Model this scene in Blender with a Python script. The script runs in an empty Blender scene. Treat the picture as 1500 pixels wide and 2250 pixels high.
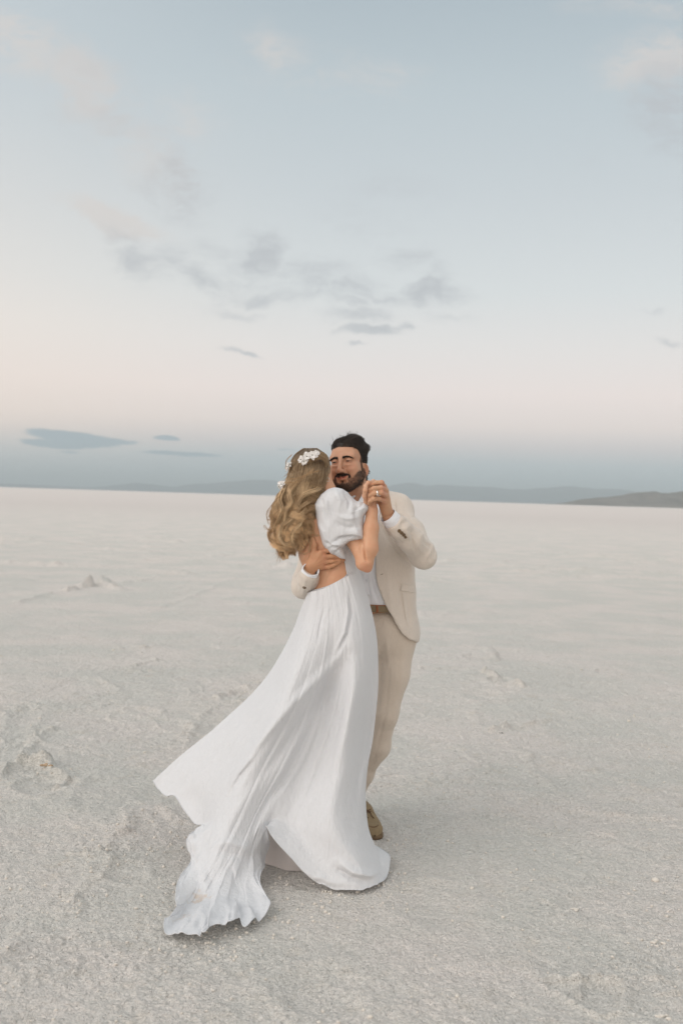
import bpy, math, random
import numpy as np
from mathutils import Matrix, Vector

# ------------------------------------------------------------------ camera / light
sc = bpy.context.scene
C = sc.collection
FPX, CAMH = 2187.0, 1.49
ROLL, PITCH = math.radians(1.79), math.radians(0.84)
_f = np.array([0, math.cos(PITCH), -math.sin(PITCH)])
_u0 = np.array([0, math.sin(PITCH), math.cos(PITCH)])
_r0 = np.array([1.0, 0, 0])
RT = _r0 * math.cos(ROLL) + _u0 * math.sin(ROLL)
UP = -_r0 * math.sin(ROLL) + _u0 * math.cos(ROLL)
CAM = np.array([0, 0, CAMH])
cam_d = bpy.data.cameras.new('camera')
cam_d.sensor_fit = 'HORIZONTAL'; cam_d.sensor_width = 24.0; cam_d.lens = FPX / 1500 * 24
cam_d.clip_start = 0.05; cam_d.clip_end = 200000
cam_d.dof.use_dof = True; cam_d.dof.focus_distance = 4.2; cam_d.dof.aperture_fstop = 3.2
cam = bpy.data.objects.new('camera', cam_d); C.objects.link(cam); sc.camera = cam
cam.matrix_world = Matrix(((RT[0], UP[0], -_f[0], CAM[0]), (RT[1], UP[1], -_f[1], CAM[1]),
                           (RT[2], UP[2], -_f[2], CAM[2]), (0, 0, 0, 1)))
sc.view_settings.view_transform = 'Standard'; sc.view_settings.look = 'None'
sc.view_settings.exposure = 0.08; sc.view_settings.gamma = 1.0
sc.cycles.use_denoising = True
sc.cycles.max_bounces = 8

SUN_EL, SUN_AZ = 28.0, 232.0          # azimuth: 0 = +Y (view direction), clockwise; behind the camera, to its left
sd = bpy.data.lights.new('sun', 'SUN'); sd.energy = 1.25; sd.angle = math.radians(52); sd.color = (1.0, 0.93, 0.88)
sun = bpy.data.objects.new('sun', sd); C.objects.link(sun)
_az, _el = math.radians(SUN_AZ), math.radians(SUN_EL)
_sdir = Vector((math.sin(_az) * math.cos(_el), math.cos(_az) * math.cos(_el), math.sin(_el)))
sun.rotation_euler = _sdir.to_track_quat('Z', 'Y').to_euler()

def lin(h):
    h = h.lstrip('#'); v = [int(h[i:i+2], 16) / 255 for i in (0, 2, 4)]
    return tuple(x / 12.92 if x <= .04045 else ((x + .055) / 1.055) ** 2.4 for x in v) + (1.0,)

class NT:
    """tiny node-tree writer"""
    def __init__(s, nt): s.t = nt
    def n(s, typ, **kw):
        o = s.t.nodes.new(typ)
        for k, v in kw.items():
            if k.startswith('i_'):
                key = k[2:]; key = int(key) if key.isdigit() else key.replace('_', ' ')
                if hasattr(v, 'is_output'): s.t.links.new(v, o.inputs[key])
                else: o.inputs[key].default_value = v
            else: setattr(o, k, v)
        return o
    def l(s, a, b): s.t.links.new(a, b)
    def m(s, op, a, b=None, c=None, clamp=False):
        o = s.t.nodes.new('ShaderNodeMath'); o.operation = op; o.use_clamp = clamp
        for i, v in enumerate((a, b, c)):
            if v is None: continue
            if hasattr(v, 'is_output'): s.t.links.new(v, o.inputs[i])
            else: o.inputs[i].default_value = v
        return o.outputs[0]
    def mix(s, fac, a, b, blend='MIX'):
        o = s.t.nodes.new('ShaderNodeMix'); o.data_type = 'RGBA'; o.blend_type = blend
        for k, v in ((0, fac), (6, a), (7, b)):
            if hasattr(v, 'is_output'): s.t.links.new(v, o.inputs[k])
            else: o.inputs[k].default_value = v
        return o.outputs[2]
    def smooth(s, x, a, b, lo=0., hi=1.):
        o = s.t.nodes.new('ShaderNodeMapRange'); o.interpolation_type = 'SMOOTHSTEP'
        s.t.links.new(x, o.inputs[0])
        for i, v in zip((1, 2, 3, 4), (a, b, lo, hi)): o.inputs[i].default_value = v
        return o.outputs[0]
    def ramp(s, x, stops, interp='LINEAR'):
        o = s.t.nodes.new('ShaderNodeValToRGB'); cr = o.color_ramp; cr.interpolation = interp
        while len(cr.elements) < len(stops): cr.elements.new(0.5)
        for e, (p, c) in zip(cr.elements, stops): e.position = p; e.color = c
        s.t.links.new(x, o.inputs[0]); return o.outputs[0]

# ------------------------------------------------------------------ world: dusk sky opposite the sunset
wd = bpy.data.worlds.new('World'); sc.world = wd; wd.use_nodes = True
wt = wd.node_tree; wt.nodes.clear(); w = NT(wt)
tc = w.n('ShaderNodeTexCoord'); gen = tc.outputs['Generated']
sep = w.n('ShaderNodeSeparateXYZ', i_0=gen)
dx, dy, dz = sep.outputs
el = w.m('MAXIMUM', dz, 0.0)
elr = w.m('POWER', el, 0.5)            # sqrt spreads the horizon band
def st(py, col):                       # elevation of a height in the photo on its centre line
    e = (1093 - py) / FPX; z = e / math.sqrt(1 + e * e); return (math.sqrt(max(z, 0)), lin(col))
front = w.ramp(elr, [(0.0, lin('#B0BFC7')), st(1050, '#B4C2C9'), st(1010, '#BFC7CC'), st(975, '#D6CFCF'), st(930, '#EDDFD9'),
                     st(860, '#F2E4DE'), st(760, '#E7E2DE'), st(640, '#D9DCDB'), st(430, '#C9CFD1'), st(200, '#BCC6CA'),
                     st(0, '#AEBAC0'), (0.80, lin('#C2CACF')), (1.0, lin('#E9EAE9'))])
warm = w.ramp(elr, [(0.0, lin('#CAD1D3')), (0.17, lin('#DCD6D2')), (0.25, lin('#FFE9D9')), (0.40, lin('#F5E8DC')), (0.62, lin('#C9D0D3')), (1.0, lin('#E9EAE9'))])
back = w.ramp(elr, [(0.0, lin('#E0B296')), (0.2, lin('#F6CDA6')), (0.4, lin('#F8E6D6')), (0.62, lin('#E6E4E0')), (1.0, lin('#E9EAE9'))])
az_left = w.smooth(dx, 0.02, -0.55)
sky = w.mix(w.m('MULTIPLY', az_left, 0.85), front, warm)
behind = w.smooth(dy, 0.35, -0.7)
back2 = w.mix(1.0, back, (1.12, 1.10, 1.08, 1), 'MULTIPLY')
sky = w.mix(behind, sky, back2)
# clouds live on the sky sphere: gnomonic chart round +Y
ady = w.m('MAXIMUM', dy, 0.05)
cu, cv = w.m('DIVIDE', dx, ady), w.m('DIVIDE', dz, ady)
chart = w.n('ShaderNodeCombineXYZ', i_0=cu, i_1=cv).outputs[0]
wn = w.n('ShaderNodeTexNoise', i_Vector=chart, i_Scale=11.0, i_Detail=6.0, i_Roughness=.6)
warp = w.n('ShaderNodeVectorMath', operation='MULTIPLY_ADD', i_0=wn.outputs['Color'], i_1=(.10, .05, 0), i_2=chart).outputs[0]
warp = w.n('ShaderNodeVectorMath', operation='SUBTRACT', i_0=warp, i_1=(.05, .025, 0)).outputs[0]
warp_s = w.n('ShaderNodeMix', data_type='VECTOR'); warp_s.inputs[0].default_value = .22; w.l(chart, warp_s.inputs[4]); w.l(warp, warp_s.inputs[5]); warp_s = warp_s.outputs[1]
stretch = w.n('ShaderNodeMapping', i_Vector=warp); stretch.inputs['Scale'].default_value = (1.0, 2.6, 1)
nz = w.n('ShaderNodeTexNoise', i_Vector=stretch.outputs[0], i_Scale=16.0, i_Detail=7.0, i_Roughness=0.6).outputs[0]
nz2 = w.n('ShaderNodeTexNoise', i_Vector=stretch.outputs[0], i_Scale=48.0, i_Detail=5.0, i_Roughness=0.65).outputs[0]
def blobs(lst, src=None):
    tot = None
    for (px, py, rx, ry, rot, s) in lst:
        x0, y0 = (px - 750) / FPX, (1125 - py) / FPX
        d = _f + RT * x0 + UP * y0
        mp = w.n('ShaderNodeMapping', vector_type='TEXTURE', i_Vector=src or warp)
        mp.inputs['Location'].default_value = (d[0] / d[1], d[2] / d[1], 0)
        mp.inputs['Rotation'].default_value = (0, 0, math.radians(-rot - 1.8))
        mp.inputs['Scale'].default_value = (rx / FPX, ry / FPX, 1)
        ln = w.n('ShaderNodeVectorMath', operation='LENGTH', i_0=mp.outputs[0]).outputs['Value']
        v = w.smooth(ln, 1.5, 0.15, 0, s)
        tot = v if tot is None else w.m('MAXIMUM', tot, v)
    return tot
low = blobs([(165, 961, 120, 17, 3, 1.0), (115, 974, 80, 11, 0, .85), (240, 966, 80, 8, 2, .85), (125, 950, 60, 8, 0, .7), (368, 963, 38, 6, 1, .8), (400, 997, 110, 6, -1, .7), (150, 990, 40, 5, 0, .5),
             (640, 990, 45, 4, 0, .5), (90, 1018, 110, 5, 0, .3)], warp_s)
mid = blobs([(940, 633, 80, 42, -12, .62), (730, 638, 115, 34, -6, .55), (590, 560, 46, 62, 18, .6), (600, 655, 80, 22, -4, .42), (480, 545, 80, 26, 10, .32),
             (305, 568, 74, 42, 20, .5), (410, 390, 66, 95, -30, .42), (500, 640, 90, 40, 0, .3), (870, 420, 130, 40, 0, .2), (780, 480, 120, 40, 10, .2),
             (1475, 225, 90, 90, 0, .5), (1500, 300, 70, 60, 0, .35), (780, 690, 90, 22, 0, .4), (980, 690, 70, 18, 0, .3), (200, 200, 130, 110, 35, .22), (1270, 345, 40, 40, 0, .14), (430, 600, 90, 34, 14, .42), (520, 690, 80, 20, 6, .30), (680, 600, 110, 40, -6, .34), (900, 560, 80, 30, -10, .34), (850, 650, 110, 24, 0, .38), (340, 300, 60, 60, 30, .20), (760, 660, 60, 16, 0, .45), (600, 520, 60, 30, 0, .4), (240, 250, 80, 60, 40, .30), (340, 400, 50, 60, 30, .26), (400, 440, 60, 50, 20, .30), (370, 560, 70, 40, 20, .36), (270, 520, 50, 30, 20, .3), (560, 610, 90, 40, 8, .30), (1000, 640, 60, 30, -8, .38), (960, 590, 50, 30, -20, .34), (1480, 170, 80, 50, 0, .35), (515, 781, 40, 9, 8, .6), (815, 723, 66, 12, -4, .7), (880, 714, 26, 8, 0, .6), (1475, 757, 34, 10, 0, .4), (790, 754, 20, 5, 0, .45), (1440, 692, 40, 7, -6, .3)])
lite = blobs([(235, 478, 95, 34, 12, .7), (150, 160, 85, 60, 20, .5), (240, 250, 70, 70, 40, .35), (20, 90, 80, 70, 0, .5), (585, 90, 60, 40, 10, .25),
              (1450, 130, 130, 70, -10, .55), (180, 180, 110, 80, 30, .55), (60, 110, 90, 70, 20, .5), (330, 330, 90, 80, 40, .35), (420, 260, 70, 60, 30, .3), (600, 110, 80, 60, 20, .35), (860, 160, 90, 40, 0, .25), (290, 490, 80, 26, 10, .5), (160, 450, 60, 20, 0, .35), (400, 380, 60, 70, -20, .35), (700, 160, 200, 60, 5, .22), (1400, 10, 150, 30, 0, .3)])
def dens(mask, n, a, b):
    ms = w.m('MINIMUM', w.m('MULTIPLY', mask, 2.2), 1.0)
    return w.m('MULTIPLY', ms, w.smooth(w.m('ADD', mask, w.m('MULTIPLY', w.m('SUBTRACT', n, .5), 3.2)), a, b))
nn = w.m('ADD', w.m('MULTIPLY', nz, .52), w.m('MULTIPLY', nz2, .48))
sky = w.mix(w.m('MULTIPLY', dens(lite, nn, -.25, .75), .72), sky, lin('#D6CFC9'))
sky = w.mix(w.m('MULTIPLY', dens(mid, nn, -.30, .95), .86), sky, lin('#B9BBBD'))
sky = w.mix(w.m('MULTIPLY', dens(low, w.m('MULTIPLY_ADD', nn, .4, .3), .25, .60), .85), sky, lin('#93A7B3'))
nis = w.n('ShaderNodeTexSky', sky_type='NISHITA'); nis.sun_disc = False
nis.sun_elevation = math.radians(SUN_EL); nis.sun_rotation = math.radians(SUN_AZ)
bg1 = w.n('ShaderNodeBackground', i_Color=sky, i_Strength=0.97)
bg2 = w.n('ShaderNodeBackground', i_Color=nis.outputs[0], i_Strength=0.01)
addw = w.n('ShaderNodeAddShader'); w.l(bg1.outputs[0], addw.inputs[0]); w.l(bg2.outputs[0], addw.inputs[1])
wo = w.n('ShaderNodeOutputWorld'); w.l(addw.outputs[0], wo.inputs[0])

# ------------------------------------------------------------------ helpers
rng = np.random.default_rng(7); random.seed(7)
def W(px, py, Y):
    """world point at depth Y that stands where the photo's pixel (px, py) is"""
    px, py, Y = np.asarray(px, float), np.asarray(py, float), np.asarray(Y, float)
    d = _f + ((px - 750) / FPX)[..., None] * RT + ((1125 - py) / FPX)[..., None] * UP
    return CAM + d * (Y / d[..., 1])[..., None]
def PX(p):
    q = np.asarray(p) - CAM
    z = q @ _f
    return 750 + FPX * (q @ RT) / z, 1125 - FPX * (q @ UP) / z
def G(px, py, z=0.0):
    """depth Y of the ground under pixel"""
    d = _f + (px - 750) / FPX * RT + (1125 - py) / FPX * UP
    return float((z - CAMH) / d[2] * d[1])

def make_mesh(name, V, faces, mat=None, parent=None, smooth=True, cols=None, uv=None):
    me = bpy.data.meshes.new(name); V = np.asarray(V, np.float32)
    fl = faces if isinstance(faces, list) else [faces]
    fl = [np.asarray(f, np.int32) for f in fl if len(f)]
    nl = sum(f.size for f in fl); nf = sum(len(f) for f in fl)
    me.vertices.add(len(V)); me.vertices.foreach_set('co', V.ravel())
    me.loops.add(nl); me.loops.foreach_set('vertex_index', np.concatenate([f.ravel() for f in fl]))
    tot = np.concatenate([np.full(len(f), f.shape[1], np.int32) for f in fl])
    me.polygons.add(nf); me.polygons.foreach_set('loop_start', np.concatenate([[0], np.cumsum(tot)[:-1]]).astype(np.int32))
    me.polygons.foreach_set('loop_total', tot)
    me.update(calc_edges=True); me.validate()
    if smooth: me.polygons.foreach_set('use_smooth', np.ones(len(me.polygons), bool))
    if cols is not None:
        a = me.color_attributes.new('tint', 'FLOAT_COLOR', 'POINT')
        cc = np.ones((len(V), 4), np.float32); cc[:, :3] = cols; a.data.foreach_set('color', cc.ravel())
    if mat: me.materials.append(mat)
    o = bpy.data.objects.new(name, me); C.objects.link(o)
    if parent: o.parent = parent; o.matrix_parent_inverse = Matrix.Translation(-Vector(parent_origin(parent)))
    return o
def parent_origin(p):
    v = Vector((0, 0, 0))
    while p is not None: v += p.location; p = p.parent
    return v
def thing(name, label, cat, loc, group=None):
    o = bpy.data.objects.new(name, None); C.objects.link(o); o.location = loc; o.empty_display_size = .1
    o['label'] = label; o['category'] = cat
    if group: o['group'] = group
    return o
def nrm(v): v = np.asarray(v, float); return v / np.maximum(np.linalg.norm(v, axis=-1, keepdims=True), 1e-12)

_T = rng.random((64, 64, 64)).astype(np.float32)
def vnoise(p, seed=0):
    """value noise, p (...,3) -> -1..1"""
    p = np.asarray(p, float) + seed * 17.37
    i = np.floor(p).astype(int); f = p - i; f = f * f * (3 - 2 * f)
    i &= 63; j = (i + 1) & 63
    x0, y0, z0 = i[..., 0], i[..., 1], i[..., 2]; x1, y1, z1 = j[..., 0], j[..., 1], j[..., 2]
    fx, fy, fz = f[..., 0], f[..., 1], f[..., 2]
    a = _T[x0, y0, z0] * (1 - fx) + _T[x1, y0, z0] * fx; b = _T[x0, y1, z0] * (1 - fx) + _T[x1, y1, z0] * fx
    c = _T[x0, y0, z1] * (1 - fx) + _T[x1, y0, z1] * fx; d = _T[x0, y1, z1] * (1 - fx) + _T[x1, y1, z1] * fx
    return ((a * (1 - fy) + b * fy) * (1 - fz) + (c * (1 - fy) + d * fy) * fz) * 2 - 1
def fbm(p, o=4, seed=0, g=.5):
    s, a = 0, 1.
    for k in range(o): s = s + a * vnoise(p * 2.03 ** k, seed + k); a *= g
    return s
def sstep(x, a, b): t = np.clip((x - a) / (b - a), 0, 1); return t * t * (3 - 2 * t)
def herm(xs, ys, x):
    """smooth monotone-ish cubic through (xs, ys); ys (n,d)"""
    xs = np.asarray(xs, float); ys = np.asarray(ys, float)
    if ys.ndim == 1: return herm(xs, ys[:, None], x)[..., 0]
    h = np.diff(xs)[:, None]; dlt = np.diff(ys, axis=0) / h
    m = np.empty_like(ys); m[0] = dlt[0]; m[-1] = dlt[-1]
    a, b = dlt[:-1], dlt[1:]; h0, h1 = h[:-1], h[1:]
    m[1:-1] = (a * h1 + b * h0) / (h0 + h1)
    x = np.clip(np.asarray(x, float), xs[0], xs[-1]); k = np.clip(np.searchsorted(xs, x, 'right') - 1, 0, len(xs) - 2)
    hh = (xs[k + 1] - xs[k])[..., None]; t = ((x - xs[k])[..., None]) / hh
    return ((2*t**3 - 3*t**2 + 1) * ys[k] + (t**3 - 2*t**2 + t) * hh * m[k] + (-2*t**3 + 3*t**2) * ys[k+1] + (t**3 - t**2) * hh * m[k+1])

class Field:
    """a signed distance volume to sculpt in, meshed with surface nets"""
    def __init__(s, lo, hi, h):
        s.lo = np.asarray(lo, float); s.h = h
        s.n = np.ceil((np.asarray(hi) - s.lo) / h).astype(int) + 1
        s.F = np.full(s.n, .08, np.float32); s.mg = .05
    def sub(s, lo, hi):
        a = np.maximum(np.floor((lo - s.lo) / s.h).astype(int), 0); b = np.minimum(np.ceil((hi - s.lo) / s.h).astype(int) + 1, s.n)
        if np.any(b <= a): return None, None
        g = np.meshgrid(*[s.lo[i] + s.h * np.arange(a[i], b[i]) for i in range(3)], indexing='ij')
        return tuple(slice(a[i], b[i]) for i in range(3)), np.stack(g, -1).astype(np.float32)
    def put(s, sl, d, k, op):
        f = s.F[sl]
        if op == 'sub': f, d = -f, d
        if k > 0:
            hh = np.clip(.5 + .5 * (d - f) / k, 0, 1); r = d + (f - d) * hh - k * hh * (1 - hh)
        else: r = np.minimum(f, d)
        s.F[sl] = -r if op == 'sub' else r
    def cone(s, a, b, ra, rb, k=.01, flat=None, op='add'):
        a, b = np.asarray(a, float), np.asarray(b, float); R = max(ra, rb) * (max(1, flat[1]) if flat else 1) + s.mg
        sl, p = s.sub(np.minimum(a, b) - R, np.maximum(a, b) + R)
        if sl is None: return s
        ab = b - a; t = np.clip(((p - a) @ ab) / max(ab @ ab, 1e-12), 0, 1)
        q = p - a - t[..., None] * ab
        sc_ = 1.0
        if flat:
            ax = nrm(flat[0]); q = q + (q @ ax)[..., None] * (1 / flat[1] - 1) * ax; sc_ = min(1, flat[1]) ** .5
        s.put(sl, (np.linalg.norm(q, axis=-1) - (ra + (rb - ra) * t)) * sc_, k, op); return s
    def ell(s, c, r, M=None, k=.01, op='add'):
        c = np.asarray(c, float); r = np.asarray(r, float) * np.ones(3); R = r.max() + s.mg
        sl, p = s.sub(c - R, c + R)
        if sl is None: return s
        q = p - c
        if M is not None: q = q @ np.asarray(M).T
        k0 = np.linalg.norm(q / r, axis=-1); k1 = np.maximum(np.linalg.norm(q / r**2, axis=-1), 1e-6)
        s.put(sl, k0 * (k0 - 1) / k1, k, op); return s
    def chain(s, pts, k=.01, flat=None):
        for (a, ra), (b, rb) in zip(pts[:-1], pts[1:]): s.cone(a, b, ra, rb, k, flat)
        return s
    def pts(s):
        return s.sub(s.lo, s.lo + s.h * (s.n - 1))[1]
    def sample(s, P):
        q = (P - s.lo) / s.h; q = np.clip(q, 0, np.array(s.n) - 1.001); i = np.floor(q).astype(int); f = q - i
        r = 0
        for dx_ in (0, 1):
            for dy_ in (0, 1):
                for dz_ in (0, 1):
                    wgt = (f[..., 0] if dx_ else 1 - f[..., 0]) * (f[..., 1] if dy_ else 1 - f[..., 1]) * (f[..., 2] if dz_ else 1 - f[..., 2])
                    r = r + wgt * s.F[i[..., 0] + dx_, i[..., 1] + dy_, i[..., 2] + dz_]
        return r
    def grad(s, P):
        e = s.h * .75; g = []
        for k in range(3):
            d = np.zeros(3); d[k] = e; g.append(s.sample(P + d) - s.sample(P - d))
        return np.stack(g, -1) / (2 * e)
    def mesh(s, iters=2):
        F = s.F; S = F < 0; n = F.shape
        cnt = np.zeros(tuple(k - 1 for k in n), np.int8)
        for a in (0, 1):
            for b in (0, 1):
                for c in (0, 1): cnt += S[a:n[0]-1+a, b:n[1]-1+b, c:n[2]-1+c]
        act = (cnt > 0) & (cnt < 8); I = np.argwhere(act); idx = np.full(act.shape, -1, np.int32); idx[act] = np.arange(len(I))
        P = np.zeros((len(I), 3)); N = np.zeros(len(I))
        co = [(a, b, c) for a in (0, 1) for b in (0, 1) for c in (0, 1)]
        for a in co:
            for ax in range(3):
                if a[ax]: continue
                b = list(a); b[ax] = 1
                fa = F[I[:, 0]+a[0], I[:, 1]+a[1], I[:, 2]+a[2]]; fb = F[I[:, 0]+b[0], I[:, 1]+b[1], I[:, 2]+b[2]]
                m = (fa < 0) != (fb < 0); t = np.where(m, fa / np.where(m, fa - fb, 1), 0)
                for k in range(3): P[:, k] += np.where(m, a[k] + (t if k == ax else 0), 0)
                N += m
        P = I + P / N[:, None]; V = s.lo + s.h * P
        Q = []
        for ax in range(3):
            u, v = (ax + 1) % 3, (ax + 2) % 3
            sa = [slice(None)] * 3; sb = [slice(None)] * 3; sa[ax] = slice(0, -1); sb[ax] = slice(1, None)
            A, B = S[tuple(sa)], S[tuple(sb)]; E = np.argwhere(A != B)
            E = E[(E[:, u] > 0) & (E[:, v] > 0) & (E[:, u] < n[u] - 1) & (E[:, v] < n[v] - 1)]
            ins = A[E[:, 0], E[:, 1], E[:, 2]]
            q = []
            for du, dv in ((-1, -1), (0, -1), (0, 0), (-1, 0)):
                e = E.copy(); e[:, u] += du; e[:, v] += dv; q.append(idx[e[:, 0], e[:, 1], e[:, 2]])
            q = np.stack(q, 1); q[~ins] = q[~ins][:, ::-1]; Q.append(q)
        Q = np.concatenate(Q); Q = Q[(Q >= 0).all(1)]
        for _ in range(iters):
            g = s.grad(V); f = s.sample(V); V = V - np.clip(f / np.maximum((g**2).sum(-1), .2), -s.h, s.h)[:, None] * g
        return V, Q, nrm(s.grad(V))

def relax(V, Q, it=3, lam=.5):
    """laplacian smoothing"""
    n = len(V)
    e = np.concatenate([Q[:, [0, 1]], Q[:, [1, 2]], Q[:, [2, 3]], Q[:, [3, 0]]]); e = np.concatenate([e, e[:, ::-1]])
    deg = np.bincount(e[:, 0], minlength=n)
    for _ in range(it):
        m = np.stack([np.bincount(e[:, 0], weights=V[e[:, 1], k], minlength=n) for k in range(3)], 1) / np.maximum(deg, 1)[:, None]
        V = V + lam * (m - V)
    return V
def vnorm(V, Q):
    Q = np.asarray(Q); nf = np.cross(V[Q[:, 2]] - V[Q[:, 0]], V[Q[:, -1]] - V[Q[:, 1]])
    return nrm(np.stack([sum(np.bincount(Q[:, j], weights=nf[:, k], minlength=len(V)) for j in range(Q.shape[1])) for k in range(3)], 1))
def segdist(x, y, poly):
    """distance in pixels to a polyline, and the parameter 0..1 along it"""
    best = np.full(np.shape(x), 1e9); par = np.zeros(np.shape(x)); n = len(poly) - 1
    for i, ((x0, y0), (x1, y1)) in enumerate(zip(poly[:-1], poly[1:])):
        t = np.clip(((x - x0) * (x1 - x0) + (y - y0) * (y1 - y0)) / ((x1 - x0)**2 + (y1 - y0)**2 + 1e-9), 0, 1)
        d = np.hypot(x - x0 - t * (x1 - x0), y - y0 - t * (y1 - y0)); m = d < best
        best = np.where(m, d, best); par = np.where(m, (i + t) / n, par)
    return best, par
def crease(V, N, poly, depth, width, both=False):
    """press (depth<0) or raise a fold along a line on the camera-facing side"""
    x, y = PX(V); d, t = segdist(x, y, poly)
    a = depth * np.exp(-(d / width) ** 2) * np.sin(np.pi * np.clip(t, .04, .96)) ** .5
    if not both: a = a * (N[:, 1] < .2)
    return V + N * a[:, None]
def polysdf(x, y, poly):
    d, _ = segdist(x, y, list(poly) + [poly[0]])
    ins = np.zeros(np.shape(x), bool); n = len(poly); j = n - 1
    for i in range(n):
        (xi, yi), (xj, yj) = poly[i], poly[j]
        ins ^= ((yi > y) != (yj > y)) & (x < (xj - xi) * (y - yi) / ((yj - yi) or 1e-9) + xi); j = i
    return np.where(ins, -d, d)

def strands(name, P, rad, cols, mat, parent, sides=3):
    """P (n,k,3) centre lines -> one mesh of thin tapered tubes"""
    n, k, _ = P.shape
    T = nrm(np.gradient(P, axis=1)); ref = np.array([.31, .23, .92]); A = nrm(np.cross(T, ref)); B = np.cross(T, A)
    rad = np.broadcast_to(rad, (n, k))[..., None]
    V = np.stack([P + rad * (math.cos(2*math.pi*j/sides) * A + math.sin(2*math.pi*j/sides) * B) for j in range(sides)], 2)  # n,k,s,3
    i = np.arange(n * k * sides).reshape(n, k, sides)
    q = np.stack([i[:, :-1], np.roll(i, -1, 2)[:, :-1], np.roll(i, -1, 2)[:, 1:], i[:, 1:]], -1).reshape(-1, 4)
    cc = np.broadcast_to(cols[:, :, None, :], (n, k, sides, 3)).reshape(-1, 3)
    return V.reshape(-1, 3), q, cc

def tube(pts, r, seg=8):
    pts = np.asarray(pts, float); r = np.broadcast_to(r, len(pts)); T = nrm(np.gradient(pts, axis=0))
    A = nrm(np.cross(T, [.3, .2, .93])); B = np.cross(T, A); a = np.linspace(0, 2*np.pi, seg, endpoint=False)
    V = pts[:, None] + r[:, None, None] * (np.cos(a)[None, :, None] * A[:, None] + np.sin(a)[None, :, None] * B[:, None])
    i = np.arange(len(pts) * seg).reshape(len(pts), seg)
    q = np.stack([i[:-1], np.roll(i, -1, 1)[:-1], np.roll(i, -1, 1)[1:], i[1:]], -1).reshape(-1, 4)
    return V.reshape(-1, 3), q
def grid_quads(nu, nv, wrap=False):
    i = np.arange(nu * nv).reshape(nu, nv)
    if wrap: return np.stack([i[:, :-1], i[:, 1:], np.roll(i, -1, 0)[:, 1:], np.roll(i, -1, 0)[:, :-1]], -1).reshape(-1, 4)
    return np.stack([i[:-1, :-1], i[:-1, 1:], i[1:, 1:], i[1:, :-1]], -1).reshape(-1, 4)
def join(parts):
    V, Q, Cc, o = [], [], [], 0
    for p in parts:
        V.append(p[0]); Q.append(np.asarray(p[1]) + o); o += len(p[0])
        if len(p) > 2: Cc.append(p[2])
    return np.concatenate(V), np.concatenate(Q), (np.concatenate(Cc) if Cc else None)
def orbit(c, ax, r, n=48): pass

# ------------------------------------------------------------------ materials
def material(name):
    m = bpy.data.materials.new(name); m.use_nodes = True; m.node_tree.nodes.clear(); t = NT(m.node_tree)
    o = t.n('ShaderNodeOutputMaterial'); b = t.n('ShaderNodeBsdfPrincipled'); t.l(b.outputs[0], o.inputs[0])
    return m, t, b, o
def cloth(name, col, weave=900, crinkle=0., bump=.25, var=.06, rough=.85, sheen=.2, transl=0., blot=9, slub=0.):
    m, t, b, o = material(name)
    co = t.n('ShaderNodeTexCoord').outputs['Object']
    n1 = t.n('ShaderNodeTexNoise', i_Vector=co, i_Scale=blot, i_Detail=5.0, i_Roughness=.6).outputs[0]
    n2 = t.n('ShaderNodeTexNoise', i_Vector=co, i_Scale=weave, i_Detail=2.0).outputs[0]
    c1 = tuple(x * (1 - var) for x in col) + (1,); c2 = tuple(min(1, x * (1 + var)) for x in col) + (1,)
    cc = t.mix(n1, c1, c2)
    mp = t.n('ShaderNodeMapping', i_Vector=co); mp.inputs['Scale'].default_value = (520, 520, 60)
    th = t.n('ShaderNodeTexNoise', i_Vector=mp.outputs[0], i_Scale=1.0, i_Detail=2.0).outputs[0]
    if slub: cc = t.mix(t.m('MULTIPLY', t.smooth(th, .35, .75), slub), cc, tuple(x * .72 for x in col) + (1,))
    t.l(cc, b.inputs['Base Color'])
    b.inputs['Roughness'].default_value = rough
    b.inputs['Sheen Weight'].default_value = sheen; b.inputs['Specular IOR Level'].default_value = .2
    hgt = t.m('ADD', t.m('MULTIPLY', n2, .5), t.m('MULTIPLY', th, .5))
    bp = t.n('ShaderNodeBump', i_Strength=bump, i_Distance=.0012, i_Height=hgt); t.l(bp.outputs[0], b.inputs['Normal'])
    if crinkle:
        mp2 = t.n('ShaderNodeMapping', i_Vector=co); mp2.inputs['Scale'].default_value = (70, 70, 11)
        ck = t.n('ShaderNodeTexNoise', i_Vector=mp2.outputs[0], i_Scale=1.0, i_Detail=5.0, i_Roughness=.6, i_Distortion=.6).outputs[0]
        b2_ = t.n('ShaderNodeBump', i_Strength=.6, i_Distance=crinkle, i_Height=ck); t.l(bp.outputs[0], b2_.inputs['Normal']); t.l(b2_.outputs[0], b.inputs['Normal'])
    if transl:
        tr = t.n('ShaderNodeBsdfTranslucent', i_Color=tuple(col) + (1,)); mx = t.n('ShaderNodeMixShader', i_Fac=transl)
        t.l(b.outputs[0], mx.inputs[1]); t.l(tr.outputs[0], mx.inputs[2]); t.l(mx.outputs[0], o.inputs[0])
    return m
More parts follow.
